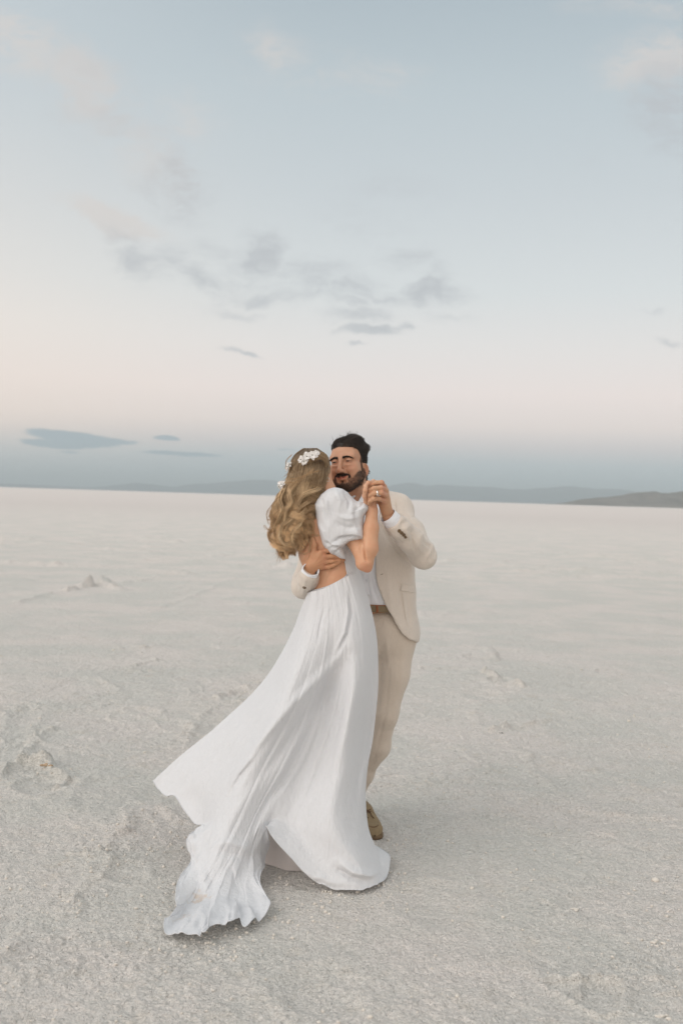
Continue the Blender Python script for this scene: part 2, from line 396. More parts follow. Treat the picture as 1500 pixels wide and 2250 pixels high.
def skin_mat(name):
    m, t, b, o = material(name)
    a = t.n('ShaderNodeAttribute', attribute_name='tint').outputs['Color']
    co = t.n('ShaderNodeTexCoord').outputs['Object']
    n1 = t.n('ShaderNodeTexNoise', i_Vector=co, i_Scale=45.0, i_Detail=5.0).outputs[0]
    n2 = t.n('ShaderNodeTexNoise', i_Vector=co, i_Scale=420.0, i_Detail=3.0).outputs[0]
    c = t.mix(t.m('MULTIPLY', t.smooth(n1, .35, .7), .22), a, (.9, .62, .52, 1), 'MULTIPLY')
    t.l(c, b.inputs['Base Color']); b.inputs['Roughness'].default_value = .52
    b.inputs['Subsurface Weight'].default_value = .12; b.inputs['Subsurface Radius'].default_value = (1, .35, .18); b.inputs['Subsurface Scale'].default_value = .006
    b.inputs['Specular IOR Level'].default_value = .35
    bp = t.n('ShaderNodeBump', i_Strength=.25, i_Distance=.0008, i_Height=n2); t.l(bp.outputs[0], b.inputs['Normal'])
    return m
def hair_mat(name, rough=.42, spec=.35):
    m, t, b, o = material(name)
    a = t.n('ShaderNodeAttribute', attribute_name='tint').outputs['Color']; t.l(a, b.inputs['Base Color'])
    b.inputs['Roughness'].default_value = rough; b.inputs['Specular IOR Level'].default_value = spec
    b.inputs['Sheen Weight'].default_value = .1
    return m
def plain(name, col, rough=.5, metal=0., noise=.1, scale=60, bump=.1):
    m, t, b, o = material(name); co = t.n('ShaderNodeTexCoord').outputs['Object']
    n1 = t.n('ShaderNodeTexNoise', i_Vector=co, i_Scale=float(scale), i_Detail=4.0).outputs[0]
    t.l(t.mix(n1, tuple(x * (1 - noise) for x in col) + (1,), tuple(min(1, x * (1 + noise)) for x in col) + (1,)), b.inputs['Base Color'])
    b.inputs['Roughness'].default_value = rough; b.inputs['Metallic'].default_value = metal
    bp = t.n('ShaderNodeBump', i_Strength=bump, i_Distance=.001, i_Height=n1); t.l(bp.outputs[0], b.inputs['Normal'])
    return m

M_dress = cloth('white_linen', (.76, .775, .80), weave=1400, crinkle=.010, bump=.3, var=.015, rough=.8, transl=.14, sheen=.1)
M_slip = cloth('slip_lining', (.70, .65, .63), weave=1400, bump=.1, var=.02, transl=.1)
M_suit = cloth('cream_linen_suit', (.69, .62, .55), weave=1100, crinkle=.005, bump=.5, var=.05, sheen=.25, slub=.25)
M_trs = cloth('cream_linen_trousers', (.65, .565, .48), weave=1100, crinkle=.005, bump=.5, var=.05, sheen=.2, slub=.25)
M_shirt = cloth('white_cotton', (.80, .82, .86), weave=1600, bump=.15, var=.02, rough=.75)
M_skin = skin_mat('skin'); M_hair = hair_mat('blonde_hair'); M_dark = hair_mat('dark_hair', .48, .4)
M_petal = plain('white_petal', (.82, .80, .78), .6, noise=.05, scale=200)
M_green = plain('flower_stem', (.09, .11, .05), .6)
M_button = plain('horn_button', (.16, .105, .055), .35, noise=.35, scale=300)
M_belt = cloth('woven_belt', (.26, .20, .125), weave=700, bump=1.0, var=.2, slub=.6)
M_leather = plain('brown_leather', (.30, .10, .035), .5, noise=.2)
M_suede = plain('tan_suede', (.27, .20, .115), .9, noise=.14, scale=90, bump=.5)
M_suede_d = plain('brown_trim', (.12, .062, .03), .8, noise=.2)
M_sole = plain('crepe_sole', (.17, .115, .065), .9, noise=.25)
M_silver = plain('polished_silver', (.85, .83, .8), .18, 1.0, .02)
M_eye = plain('eyeball', (.36, .31, .28), .2, noise=.02); M_iris = plain('dark_iris', (.025, .014, .009), .15)

# ------------------------------------------------------------------ ground
def bump_at(x, y, X, Y):      # helper: rotated gaussian
    pass
def ridge_px(px, py): Yg = G(px, py); return W(px, py, Yg)[:2]
RIDGES = []   # (x0,y0,x1,y1,height,width,asym)
def ridge(pts, h, wd, asym=.5):
    q = [ridge_px(*p) for p in pts]
    for a, b in zip(q[:-1], q[1:]): RIDGES.append((a[0], a[1], b[0], b[1], h * 1.9, wd, asym))
ridge([(150, 1300), (190, 1288), (222, 1283), (262, 1296)], .045, .10)
ridge([(240, 1282), (310, 1276), (350, 1268)], .02, .12)
ridge([(30, 1326), (110, 1306)], .02, .10)
ridge([(0, 1241), (45, 1237)], .03, .15); ridge([(300, 1245), (365, 1240)], .015, .15)
ridge([(0, 1715), (50, 1690), (90, 1690), (118, 1725)], .022, .035); ridge([(40, 1668), (70, 1640), (120, 1600)], .012, .03)
ridge([(118, 1725), (112, 1740)], .018, .02)
ridge([(175, 1990), (240, 1915), (235, 1880), (270, 1840), (285, 1790)], .012, .03); ridge([(170, 1880), (210, 1885), (235, 1900)], .010, .02)
ridge([(350, 1790), (385, 1815), (430, 1830)], .012, .025); ridge([(480, 1540), (560, 1500)], .015, .04); ridge([(400, 1620), (470, 1560)], .012, .05)
ridge([(250, 1430), (350, 1420)], .014, .06); ridge([(280, 1475), (350, 1450)], .012, .03); ridge([(330, 1345), (420, 1310), (520, 1270)], .010, .08)
ridge([(1020, 1415), (1075, 1425), (1090, 1450)], .020, .05); ridge([(1060, 1475), (1100, 1500), (1140, 1512)], .028, .06)
ridge([(920, 1470), (1020, 1470)], .010, .03); ridge([(1090, 1468), (1180, 1472)], .010, .05)
ridge([(1080, 1612), (1120, 1602), (1220, 1585)], .016, .045); ridge([(900, 1565), (975, 1583)], .008, .025)
ridge([(1100, 1630), (1150, 1670), (1190, 1720), (1260, 1760)], .009, .04); ridge([(1150, 1660), (1300, 1695), (1420, 1740)], .008, .04)
ridge([(1290, 1478), (1345, 1474)], .014, .05); ridge([(900, 1895), (1000, 1985)], .012, .06); ridge([(1240, 1775), (1350, 1790), (1450, 1800)], .010, .05)
ridge([(1255, 2150), (1295, 2160), (1298, 2185)], .014, .02); ridge([(960, 1240), (985, 1238)], .03, .1)
rr = np.random.default_rng(23)
for _ in range(330):          # pressure ridges further out
    py = 1105 + 170 * rr.random() ** 1.7; px = rr.uniform(-200, 1700); py += .0313 * (px - 750)
    if py < 1098 + .0313 * (px - 750): continue
    x, y = ridge_px(px, py); L = (.25 + rr.random() * .6) * (y / 12) ** .8; a = rr.normal(0.0, .35)
    RIDGES.append((x - L * math.cos(a), y - L * math.sin(a), x + L * math.cos(a), y + L * math.sin(a), (.018 + .035 * rr.random() ** 2) * min(y / 16, 1.6), .04 + .007 * y, .5))
DIST = [(*ridge_px(a_, b_), r_s) for a_, b_, r_s in ((60, 1700, .20), (230, 1880, .20), (190, 1980, .16), (320, 1800, .16), (400, 1640, .22), (545, 1545, .2), (420, 2095, .26), (640, 1960, .2), (850, 1950, .16), (300, 1475, .35), (60, 1560, .2), (1180, 1990, .22), (100, 2100, .22), (1400, 2140, .2))]
DENT = [(*ridge_px(a_, b_), r_s, d_s) for a_, b_, r_s, d_s in ((1050, 1445, .14, .022), (1110, 1500, .13, .024), (1060, 1530, .16, .014), (960, 1990, .16, .020), (1240, 1790, .2, .012), (1150, 1600, .12, .012), (100, 1730, .12, .020), (270, 1920, .10, .018), (500, 1600, .15, .015), (1290, 2180, .09, .018), (700, 2180, .14, .014), (1400, 1560, .2, .012))]
def ground_h(x, y):
    P = np.stack([x, y, 0 * x], -1)
    d = np.hypot(x, y)
    z = .014 * fbm(P * .55, 3, 3) + .009 * fbm(P * 2.2, 3, 9)
    wv = P + .25 * np.stack([vnoise(P * 1.7, 4), vnoise(P * 1.7, 5), 0 * x], -1)
    rdg = 1 - np.abs(fbm(wv * .9, 3, 12)); z += .018 * np.clip(rdg - .86, 0, 1) / .14 * sstep(vnoise(P * .5, 31), -.2, .5)
    near = sstep(d, 14, 6)
    r2 = 1 - np.abs(fbm(wv * 2.6 + 7.1, 3, 57)); z += near * .010 * np.clip(r2 - .86, 0, 1) / .14 * sstep(vnoise(P * .9, 58), -.1, .5)
    tk_ = np.abs(((x * .80 - y * .60 + .12 * vnoise(P * .6, 59)) % 1.9) - .95); z -= .006 * sstep(tk_, .10, .03) * sstep(vnoise(P * .35, 60), .0, .5) * near
    for (a_, b_, r_s) in DIST:
        m = (np.abs(x - a_) < 2.5 * r_s) & (np.abs(y - b_) < 2.5 * r_s)
        if m.any():
            g = np.exp(-(((x[m] - a_) ** 2 + (y[m] - b_) ** 2) / r_s ** 2)); z[m] += g * (.016 * np.abs(fbm(P[m] * 22, 3, 63)) + .010 * vnoise(P[m] * 9, 66))
    for (a_, b_, r_s, d_s) in DENT:
        m = (np.abs(x - a_) < 3 * r_s) & (np.abs(y - b_) < 3 * r_s)
        if m.any():
            q_ = np.hypot(x[m] - a_ + .04 * vnoise(P[m] * 9, 71), (y[m] - b_) * .8 + .04 * vnoise(P[m] * 9, 72)) / r_s
            z[m] += d_s * (-np.exp(-q_ ** 4) + .7 * np.exp(-((q_ - 1.15) / .22) ** 2))
    z += near * (.0055 * fbm(P * 14, 3, 21) + .0042 * fbm(P * 52, 2, 25))
    wx = x + .05 * vnoise(P * 5, 41) + .02 * vnoise(P * 19, 42); wy = y + .05 * vnoise(P * 5, 43) + .02 * vnoise(P * 19, 44)
    for (x0, y0, x1, y1, h, wd, asym) in RIDGES:
        L2 = (x1 - x0)**2 + (y1 - y0)**2 + 1e-9
        m = (np.abs(x - (x0 + x1) / 2) < abs(x1 - x0) / 2 + 4 * wd + .1) & (np.abs(y - (y0 + y1) / 2) < abs(y1 - y0) / 2 + 4 * wd + .1)
        if not m.any(): continue
        X, Yy = wx[m], wy[m]; t = np.clip(((X - x0) * (x1 - x0) + (Yy - y0) * (y1 - y0)) / L2, 0, 1)
        ex, ey = X - x0 - t * (x1 - x0), Yy - y0 - t * (y1 - y0); dd = np.hypot(ex, ey)
        sgn = np.where(ey > 0, 1.0, .55)          # steeper towards the camera
        g = np.exp(-(dd / (wd * sgn)) ** 2)
        z[m] = z[m] + h * g * (.70 + .6 * vnoise(np.stack([X, Yy, 0 * X], -1) * min(22., 1.1 / wd), 6))
    flat = np.exp(-(((x - .0) / 1.0) ** 2 + ((y - 4.0) / .9) ** 2) ** 2)     # trodden level where the couple stands
    return z * (1 - .75 * flat) - .004 * flat * 0

th_f = np.linspace(-34, 34, 1000); th_b = np.concatenate([np.linspace(34, 326, 90)[1:-1]])
th = np.radians(np.concatenate([th_f, th_b]))
rad = np.concatenate([np.linspace(.15, 1.9, 20), np.exp(np.linspace(math.log(2.0), math.log(9.0), 620)), np.exp(np.linspace(math.log(9.05), math.log(120), 330)), np.exp(np.linspace(math.log(125), math.log(60000), 60))])
TH, RR = np.meshgrid(th, rad, indexing='ij')
gx, gy = RR * np.sin(TH), RR * np.cos(TH)
gz = ground_h(gx, gy); gz *= 1 - sstep(RR, 60, 400)
V = np.stack([gx, gy, gz], -1).reshape(-1, 3); Q = grid_quads(len(th), len(rad), True)
# centre cap
V = np.concatenate([V, [[0, 0, 0]]]); ring = np.arange(len(th)) * len(rad)
capf = np.stack([np.full(len(th), len(V) - 1), np.roll(ring, -1), ring], 1)
m, t, b, o = material('salt_crust')
co = t.n('ShaderNodeNewGeometry').outputs['Position']
big = t.n('ShaderNodeTexNoise', i_Vector=co, i_Scale=.9, i_Detail=5.0, i_Roughness=.6).outputs[0]
med = t.n('ShaderNodeTexNoise', i_Vector=co, i_Scale=7.0, i_Detail=6.0, i_Roughness=.65).outputs[0]
grn = t.n('ShaderNodeTexNoise', i_Vector=co, i_Scale=120.0, i_Detail=4.0, i_Roughness=.7).outputs[0]
vor = t.n('ShaderNodeTexVoronoi', i_Vector=co, i_Scale=95.0); vd = vor.outputs['Distance']
vor2 = t.n('ShaderNodeTexVoronoi', i_Vector=co, i_Scale=230.0).outputs['Distance']
c = t.mix(t.smooth(big, .38, .62), (.82, .80, .745, 1), (.93, .865, .81, 1))
c = t.mix(t.m('MULTIPLY', t.smooth(med, .54, .70), .55), c, (.80, .73, .64, 1))
c = t.mix(t.m('MULTIPLY', t.smooth(grn, .42, .72), .35), c, (.84, .80, .75, 1))
spk = t.n('ShaderNodeTexNoise', i_Vector=co, i_Scale=26.0, i_Detail=3.0).outputs[0]
c = t.mix(t.m('MULTIPLY', t.smooth(spk, .70, .80), .55), c, (.50, .37, .24, 1))
t.l(c, b.inputs['Base Color']); b.inputs['Roughness'].default_value = .85; b.inputs['Specular IOR Level'].default_value = .3
h = t.m('ADD', t.m('MULTIPLY', t.m('SUBTRACT', .7, vd), .55), t.m('ADD', t.m('MULTIPLY', grn, .5), t.m('MULTIPLY', vor2, -.25)))
gr2 = t.n('ShaderNodeTexNoise', i_Vector=co, i_Scale=75.0, i_Detail=5.0, i_Roughness=.75).outputs[0]
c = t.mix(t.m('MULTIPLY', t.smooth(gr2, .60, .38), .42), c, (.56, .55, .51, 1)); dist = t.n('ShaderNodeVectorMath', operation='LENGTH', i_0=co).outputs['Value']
c = t.mix(t.m('MULTIPLY', t.smooth(dist, 9.0, 110.0), .85), c, (.66, .605, .57, 1)); t.l(c, b.inputs['Base Color'])  # pinker far salt; lost grain self-shading is put into the colour as darkening
b1 = t.n('ShaderNodeBump', i_Strength=1.0, i_Distance=.016, i_Height=h)
med2 = t.n('ShaderNodeTexNoise', i_Vector=co, i_Scale=22.0, i_Detail=6.0, i_Roughness=.7).outputs[0]
b2 = t.n('ShaderNodeBump', i_Strength=.7, i_Distance=.03, i_Height=med2); t.l(b1.outputs[0], b2.inputs['Normal'])
far_n = t.n('ShaderNodeTexNoise', i_Vector=co, i_Scale=1.1, i_Detail=9.0, i_Roughness=.72).outputs[0]
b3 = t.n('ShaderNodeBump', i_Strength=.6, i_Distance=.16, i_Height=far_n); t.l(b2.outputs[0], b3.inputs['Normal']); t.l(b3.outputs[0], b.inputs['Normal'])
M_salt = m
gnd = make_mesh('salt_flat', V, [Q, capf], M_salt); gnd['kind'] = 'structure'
gnd['label'] = 'pale crusted salt flat reaching the horizon'

def hgt(x, y): return float(ground_h(np.array([x]), np.array([y]))[0])

# salt crumbs: loose grit nobody could count
def lump(r, seed, n=1):
    import bmesh
    bm = bmesh.new(); bmesh.ops.create_icosphere(bm, subdivisions=n, radius=1)
    v = np.array([p.co[:] for p in bm.verts]); f = np.array([[q.index for q in fc.verts] for fc in bm.faces]); bm.free()
    v = v * (1 + .32 * vnoise(v * 1.6, seed)[:, None] + .15 * vnoise(v * 4, seed + 3)[:, None]); return v * r, f
pv, pf, o_ = [], [], 0
protos = [lump(1, s) for s in range(12)]
rc = np.random.default_rng(5)
for k in range(4200):
    yy = 2.2 + 7 * rc.random() ** 1.4; xx = rc.uniform(-.42, .42) * yy * 1.05
    P3 = np.array([[xx, yy, 0]]); dn = vnoise(P3 * 1.6, 51)[0] + .6 * vnoise(P3 * 5, 52)[0]
    if dn < rc.uniform(-.5, .9): continue
    r = .0022 + .006 * rc.random() ** 3
    if rc.random() < .02: r *= 1.9
    v, f = protos[k % 12]; a = rc.random() * 6.28; R = np.array([[math.cos(a), -math.sin(a), 0], [math.sin(a), math.cos(a), 0], [0, 0, 1]])
    vv = (v * r * rc.uniform(.7, 1.3, 3) * [1, 1, .7]) @ R.T + [xx, yy, hgt(xx, yy) + r * .25]
    pv.append(vv); pf.append(f + o_); o_ += len(v)
hr2 = np.random.default_rng(77)
for k in range(900):
    HP = [(336, 1800), (400, 1860), (380, 1960), (366, 2030), (430, 2085), (500, 2070), (590, 2030), (600, 1930), (705, 1968), (800, 1966), (855, 1920), (845, 1855), (815, 1860), (110, 1700), (230, 1900), (175, 1990), (270, 1840), (540, 1520)]
    a_ = HP[hr2.integers(len(HP))]; x0_, y0_ = ridge_px(*a_); xx, yy = x0_ + hr2.normal(0, .09), y0_ + hr2.normal(0, .08); r = .002 + .0055 * hr2.random() ** 2.5
    v, f = protos[k % 12]; pv.append(v * r * hr2.uniform(.7, 1.3, 3) + [xx, yy, hgt(xx, yy) + r * .2]); pf.append(f + o_); o_ += len(v)
M_crumb = plain('salt_crumb', (.66, .62, .56), .85, noise=.12, scale=40, bump=.5)
cr = make_mesh('salt_crumbs', np.concatenate(pv), np.concatenate(pf), M_crumb, smooth=False)
cr['kind'] = 'stuff'; cr['label'] = 'loose crumbs of salt scattered over the flat'; cr['category'] = 'salt grit'

def clump(px, py, r, label, seed, mat=None, sx=1.5, n=9):
    """a heap of fused salt lumps"""
    x, y = ridge_px(px, py); z = hgt(x, y); q = []
    g = np.random.default_rng(seed)
    for i in range(n):
        v, f = lump(1, seed + i, 2); s = r * g.uniform(.35, .7)
        q.append((v * s * [1.2, 1, .6] + [x + g.normal() * r * sx * .5, y + g.normal() * r * .5, z + s * .25], f))
    Vv, Ff, _ = join(q)
    oo = make_mesh('salt_clump', Vv - [x, y, z], Ff, mat or M_crumb); oo.location = (x, y, z)
    oo['label'] = label; oo['category'] = 'salt clump'; oo['group'] = 'salt clumps on the flat'
M_clayey = plain('stained_salt', (.46, .34, .23), .9, noise=.25, scale=60, bump=.6)
M_specky = plain('dark_grit', (.07, .045, .03), .9)
clump(102, 1700, .016, 'brown stained salt lump on the crust edge left of the train', 100, M_clayey)
clump(38, 1680, .010, 'small tan salt lump nearest the left edge of the picture', 120, M_clayey)
clump(1100, 1612, .007, 'tiny dark brown clod on the low ridge right of the trousers', 140, M_specky, n=5)
clump(1036, 1954, .010, 'white salt pebble right of the skirt hem', 160, n=4)
clump(1440, 2070, .015, 'cream salt lump by the right edge above the bottom corner', 180, n=6)
clump(1455, 2230, .015, 'pale salt lump in the bottom right corner', 200, n=6)
clump(1258, 2002, .010, 'cream salt lump between the hem and the right edge', 220, n=5)

# ------------------------------------------------------------------ mountains
def range_(name, label, prof, dist, depth, seed, col):
    """prof: [(px, py_top)] skyline in the photo -> heights at that distance; a real ridge with spurs"""
    n, mrows = 420, 26
    pxs = np.linspace(prof[0][0], prof[-1][0], n)
    tops = np.interp(pxs, [p[0] for p in prof], [p[1] for p in prof])
    Wt = W(pxs, tops, dist); zt = np.maximum(Wt[:, 2], 0)
    ang = Wt[:, 0] / dist
    VV = np.zeros((n, mrows, 3))
    for j in range(mrows):
        v = j / (mrows - 1) * 2 - 1                    # -1 front foot, 0 crest, 1 rear foot
        yy = dist + depth * v; prof_h = (1 - abs(v)) ** 1.25
        x = ang * yy if v < 0 else ang * dist
        P = np.stack([Wt[:, 0] / depth * 4.5, np.full(n, v * 1.6), 0 * pxs], -1)
        sp = 1 - np.abs(fbm(P * 1.3, 4, seed)); hh = zt * prof_h * (1 + (.75 * (sp - .75)) * (1 - (1 - abs(v)) ** 3))
        VV[:, j] = np.stack([x, np.full(n, yy), np.maximum(hh, 0) - (4 if j in (0, mrows - 1) else 0)], -1)
    VV[:, mrows // 2 - 0, 2] += zt * .04 * fbm(np.stack([pxs * .05, 0 * pxs, 0 * pxs], -1), 4, seed + 5)
    m, t, b, o = material(name + '_rock'); co = t.n('ShaderNodeNewGeometry').outputs['Position']
    nz_ = t.n('ShaderNodeTexNoise', i_Vector=co, i_Scale=.004, i_Detail=8.0, i_Roughness=.65).outputs[0]
    t.l(t.mix(t.smooth(nz_, .35, .65), col, tuple(x * .6 for x in col[:3]) + (1,)), b.inputs['Base Color']); b.inputs['Roughness'].default_value = .95
    oo = make_mesh(name, VV.reshape(-1, 3), grid_quads(n, mrows), m); oo['kind'] = 'structure'; oo['label'] = label
range_('mountains', 'far blue mountain range along the whole horizon',
       [(-2200, 1001), (-1500, 1008), (-900, 1026), (-400, 1044), (-100, 1055), (0, 1062), (60, 1064), (130, 1068), (200, 1071), (250, 1066), (300, 1060), (330, 1063), (380, 1069), (430, 1062), (480, 1058), (540, 1054), (585, 1053), (640, 1058), (700, 1066),
        (760, 1075), (800, 1076), (840, 1070), (870, 1063), (900, 1057), (930, 1066), (965, 1064), (1000, 1066), (1050, 1068), (1100, 1071), (1150, 1073), (1210, 1070), (1250, 1066), (1300, 1072), (1340, 1071), (1400, 1078), (1450, 1085), (1500, 1090), (1700, 1088), (2100, 1098), (2500, 1128), (3200, 1171)],
       30000, 3800, 3, (.16, .18, .19, 1))
range_('hills', 'nearer grey brown hills at the right end of the horizon',
       [(1190, 1109), (1240, 1106), (1280, 1096), (1320, 1092), (1360, 1088), (1400, 1081), (1440, 1078), (1480, 1080), (1520, 1075), (1600, 1068), (1750, 1062), (1900, 1070), (2200, 1100), (2400, 1128), (2700, 1155)],
       9000, 1000, 8, (.22, .19, .16, 1))
HAZE_D = .9e-4

# ================================================================== FIGURES
def colr(n, c): return np.tile(np.asarray(c, float), (n, 1))
def mixc(c, new, w): return c + (np.asarray(new) - c) * np.clip(w, 0, 1)[:, None]
SK_W, SK_M = (.63, .36, .225), (.53, .305, .20)

MAN = thing('person', 'bearded dark haired man in cream suit, smiling and embracing the woman in white', 'person', tuple(W(800, 1860, 4.45) * [1, 1, 0]))
WOM = thing('person', 'woman with long wavy blonde hair in a flowing white backless dress, seen from behind', 'person', tuple(W(735, 1880, 4.12) * [1, 1, 0]))

# ------------------------------------------------------------------ woman: body
def torso_w(fl, infl=0.0):
    fl.ell(W(736, 1350, 4.17), np.array([.122, .095, .12]) + infl, k=.03)
    fl.ell(W(737, 1280, 4.165), np.array([.100, .082, .13]) + infl, k=.04)
    fl.ell(W(716, 1208, 4.175), np.array([.118, .088, .12]) + infl, k=.04)
    fl.ell(W(712, 1150, 4.185), np.array([.130, .080, .085]) + infl, k=.04)
    fl.cone(W(674, 1132, 4.20), W(752, 1122, 4.18), .045 + infl, .045 + infl, .03)
    return fl
Fw = Field(W(610, 1420, 3.93) * [1, 1, 1] - [.02, 0, 0], W(850, 975, 4.52) + [.02, 0, .02], .0032)
torso_w(Fw)
Fw.chain([(W(712, 1112, 4.19), .062), (W(712, 1085, 4.205), .048), (W(702, 1050, 4.235), .050)], k=.03)
Fw.ell(W(712, 1080, 4.25), (.03, .03, .05), k=.03)
# shoulder blades and spine
Fw.cone(W(690, 1150, 4.105), W(697, 1185, 4.10), .018, .012, .03); Fw.cone(W(742, 1150, 4.10), W(734, 1185, 4.10), .018, .012, .03)
for yy in (1170, 1200, 1230, 1260): Fw.ell(W(713 + (yy - 1170) * .12, yy, 4.078), (.008, .008, .028), k=.014, op='sub')
# head (turned away, cheek to cheek with the man)
hc = W(688, 1033, 4.25)
Fw.ell(hc, (.074, .094, .088), k=.02); Fw.ell(hc + [.018, .035, -.055], (.055, .066, .06), k=.02)
Fw.cone(hc + [.045, .0, -.05], hc + [.035, .075, -.09], .024, .02, .02)
Fw.cone(hc + [.02, .095, .0], hc + [.03, .118, -.03], .008, .011, .01)
Fw.ell(hc + [.022, .095, -.06], (.022, .012, .012), k=.01)
ear = W(719.5, 1038, 4.19)
Fw.ell(ear, (.008, .014, .030), Matrix.Rotation(math.radians(12), 3, 'Y'), k=.006); Fw.ell(ear + [.001, -.012, .004], (.004, .008, .016), k=.003, op='sub')
# raised right arm
sh, elb, wr = W(760, 1130, 4.16), W(803, 1237, 4.03), W(817, 1122, 4.055)
Fw.chain([(sh, .048), (sh * .5 + elb * .5, .041), (elb, .031)], k=.02)
Fw.ell(W(797, 1240, 4.035), (.027, .026, .023), k=.02)
Fw.chain([(elb + [-.002, 0, .006], .031), (W(811, 1205, 4.03), .0355), (W(815, 1160, 4.045), .030), (wr, .0225)], k=.012)
Fw.ell(elb + [.010, 0, -.024], (.015, .018, .014), k=.014)
# her left arm folded between them
Fw.chain([(W(676, 1136, 4.21), .045), (W(672, 1178, 4.36), .036), (W(718, 1150, 4.30), .024)], k=.02)
# hand held in his
Fw.cone(wr, W(813, 1102, 4.055), .021, .024, .012, ((0, 1, 0), .7)); Fw.cone(W(813, 1102, 4.055), W(811, 1082, 4.055), .025, .024, .012, ((0, 1, 0), .6))
def fing(F, pts, r0=.0085, r1=.0068, k=.004):
    n = len(pts); P = [W(*p) for p in pts]
    F.chain([(p, r0 + (r1 - r0) * i / (n - 1) + (.0006 if 0 < i < n - 1 else 0)) for i, p in enumerate(P)], k)
fing(Fw, [(804, 1084, 4.045), (803, 1068, 4.025), (809, 1060, 4.035), (819, 1060, 4.06)])
fing(Fw, [(809, 1081, 4.05), (811, 1063, 4.04), (820, 1057, 4.07), (829, 1062, 4.10)])
fing(Fw, [(815, 1082, 4.06), (822, 1064, 4.07), (831, 1063, 4.10), (836, 1072, 4.12)])
fing(Fw, [(820, 1088, 4.07), (829, 1074, 4.09), (838, 1075, 4.12)])
fing(Fw, [(806, 1104, 4.04), (800.5, 1090, 4.015), (802, 1077, 4.00), (803.5, 1069, 4.0)], .0095, .0085)
V, Q, N = Fw.mesh(); px, py = PX(V)
cc = colr(len(V), SK_W)
hand = sstep(py, 1140, 1095) * (px > 785); cc = mixc(cc, (.66, .40, .27), hand * .6)
d_, _ = segdist(px, py, [(803, 1250), (806, 1252)]); cc = mixc(cc, (.60, .27, .17), .5 * np.exp(-(d_ / 14)**2))
V = crease(V, N, [(795, 1188), (797, 1208), (803, 1228), (808, 1234)], -.011, 2.6)       # bend of the elbow
V = crease(V, N, [(722, 1262), (712, 1290)], -.003, 3.0)
# legs under the skirt
Fl = Field(W(690, 1920, 3.95) - [0, 0, .05], W(800, 1340, 4.4) + [.05, 0, 0], .008)
for hx, kx, ax_, dy_ in ((712, 712, 702, -.06), (755, 758, 752, -.04)):
    Fl.chain([(W(hx, 1380, 4.195), .066), (W(kx, 1590, 4.17 + dy_), .046), (W(ax_, 1790, 4.20 + dy_) , .034)], .02)
    a = W(ax_, 1790, 4.20 + dy_); Fl.cone(a, [a[0], a[1], .05], .034, .032, .02); Fl.cone([a[0], a[1], .045], [a[0] - .02, a[1] + .07, .03], .03, .024, .02)
V2, Q2, N2 = Fl.mesh(1)
Vj, Qj, cj = join([(V, Q, cc), (V2, Q2, colr(len(V2), SK_W))])
make_mesh('body', Vj, Qj, M_skin, WOM, cols=cj)

# ------------------------------------------------------------------ woman: dress
DRESS = bpy.data.objects.new('dress', None)
def rows_eval(rows, S, Vv):
    """rows: [(v, [(s,px,py,Y)...])] -> grid of (px,py,Y)"""
    R = []
    for v, pts in rows:
        a = np.array(pts, float); R.append(herm(a[:, 0], a[:, 1:], S))
    R = np.stack(R, 0)                                                # nrow, ns, 3
    return herm([r[0] for r in rows], R.reshape(len(rows), -1), Vv).reshape(len(Vv), len(S), 3)
def gY(px, py, z=.012): return G(px, py, z)
hem = [(0, 336, 1716, 4.2), (.035, 348, 1735, 4.17), (.07, 366, 1747, 4.12), (.10, 385, 1748, 4.1), (.13, 400, 1772, 4.06), (.17, 428, 1803, 4.0),
       (.20, 445, 1816, 3.95), (.215, 431, 1832, 3.92), (.235, 416, 1862, 3.88), (.255, 425, 1900, 3.83), (.275, 398, 1935, gY(398, 1935, .05)),
       (.29, 389, 1980, gY(389, 1980, .03)), (.30, 398, 2000, gY(398, 2000)), (.31, 376, 2012, gY(376, 2012)), (.325, 365, 2026, gY(365, 2026)), (.34, 373, 2046, gY(373, 2046)), (.36, 402, 2062, gY(402, 2062)),
       (.38, 440, 2073, gY(440, 2073)), (.395, 457, 2075, gY(457, 2075)), (.402, 461, 2058, gY(461, 2058)), (.418, 498, 2053, gY(498, 2053)), (.432, 513, 2048, gY(513, 2048)),
       (.442, 528, 2036, gY(528, 2036)), (.452, 541, 2055, gY(541, 2055)), (.462, 556, 2036, gY(556, 2036)), (.472, 566, 2030, gY(566, 2030)), (.484, 588, 2012, gY(588, 2012)), (.492, 584, 1996, gY(584, 1996)), (.50, 569, 1968, gY(569, 1968)),
       (.515, 577, 1925, gY(577, 1925, .02)), (.53, 588, 1888, 3.86), (.545, 589, 1852, 3.80), (.556, 583, 1826, 3.74), (.572, 594, 1845, 3.72), (.60, 628, 1886, 3.70), (.635, 672, 1935, 3.69),
       (.665, 703, 1962, gY(703, 1962, .015)), (.70, 740, 1966, gY(740, 1966, .01)), (.735, 775, 1965, gY(775, 1965, .01)), (.77, 803, 1960, gY(803, 1960, .01)), (.81, 832, 1947, gY(832, 1947)), (.85, 851, 1926, gY(851, 1926)),
       (.88, 856, 1890, gY(856, 1890, .03)), (.91, 838, 1875, 4.10), (.95, 815, 1862, 4.13), (1, 799, 1840, 4.15)]
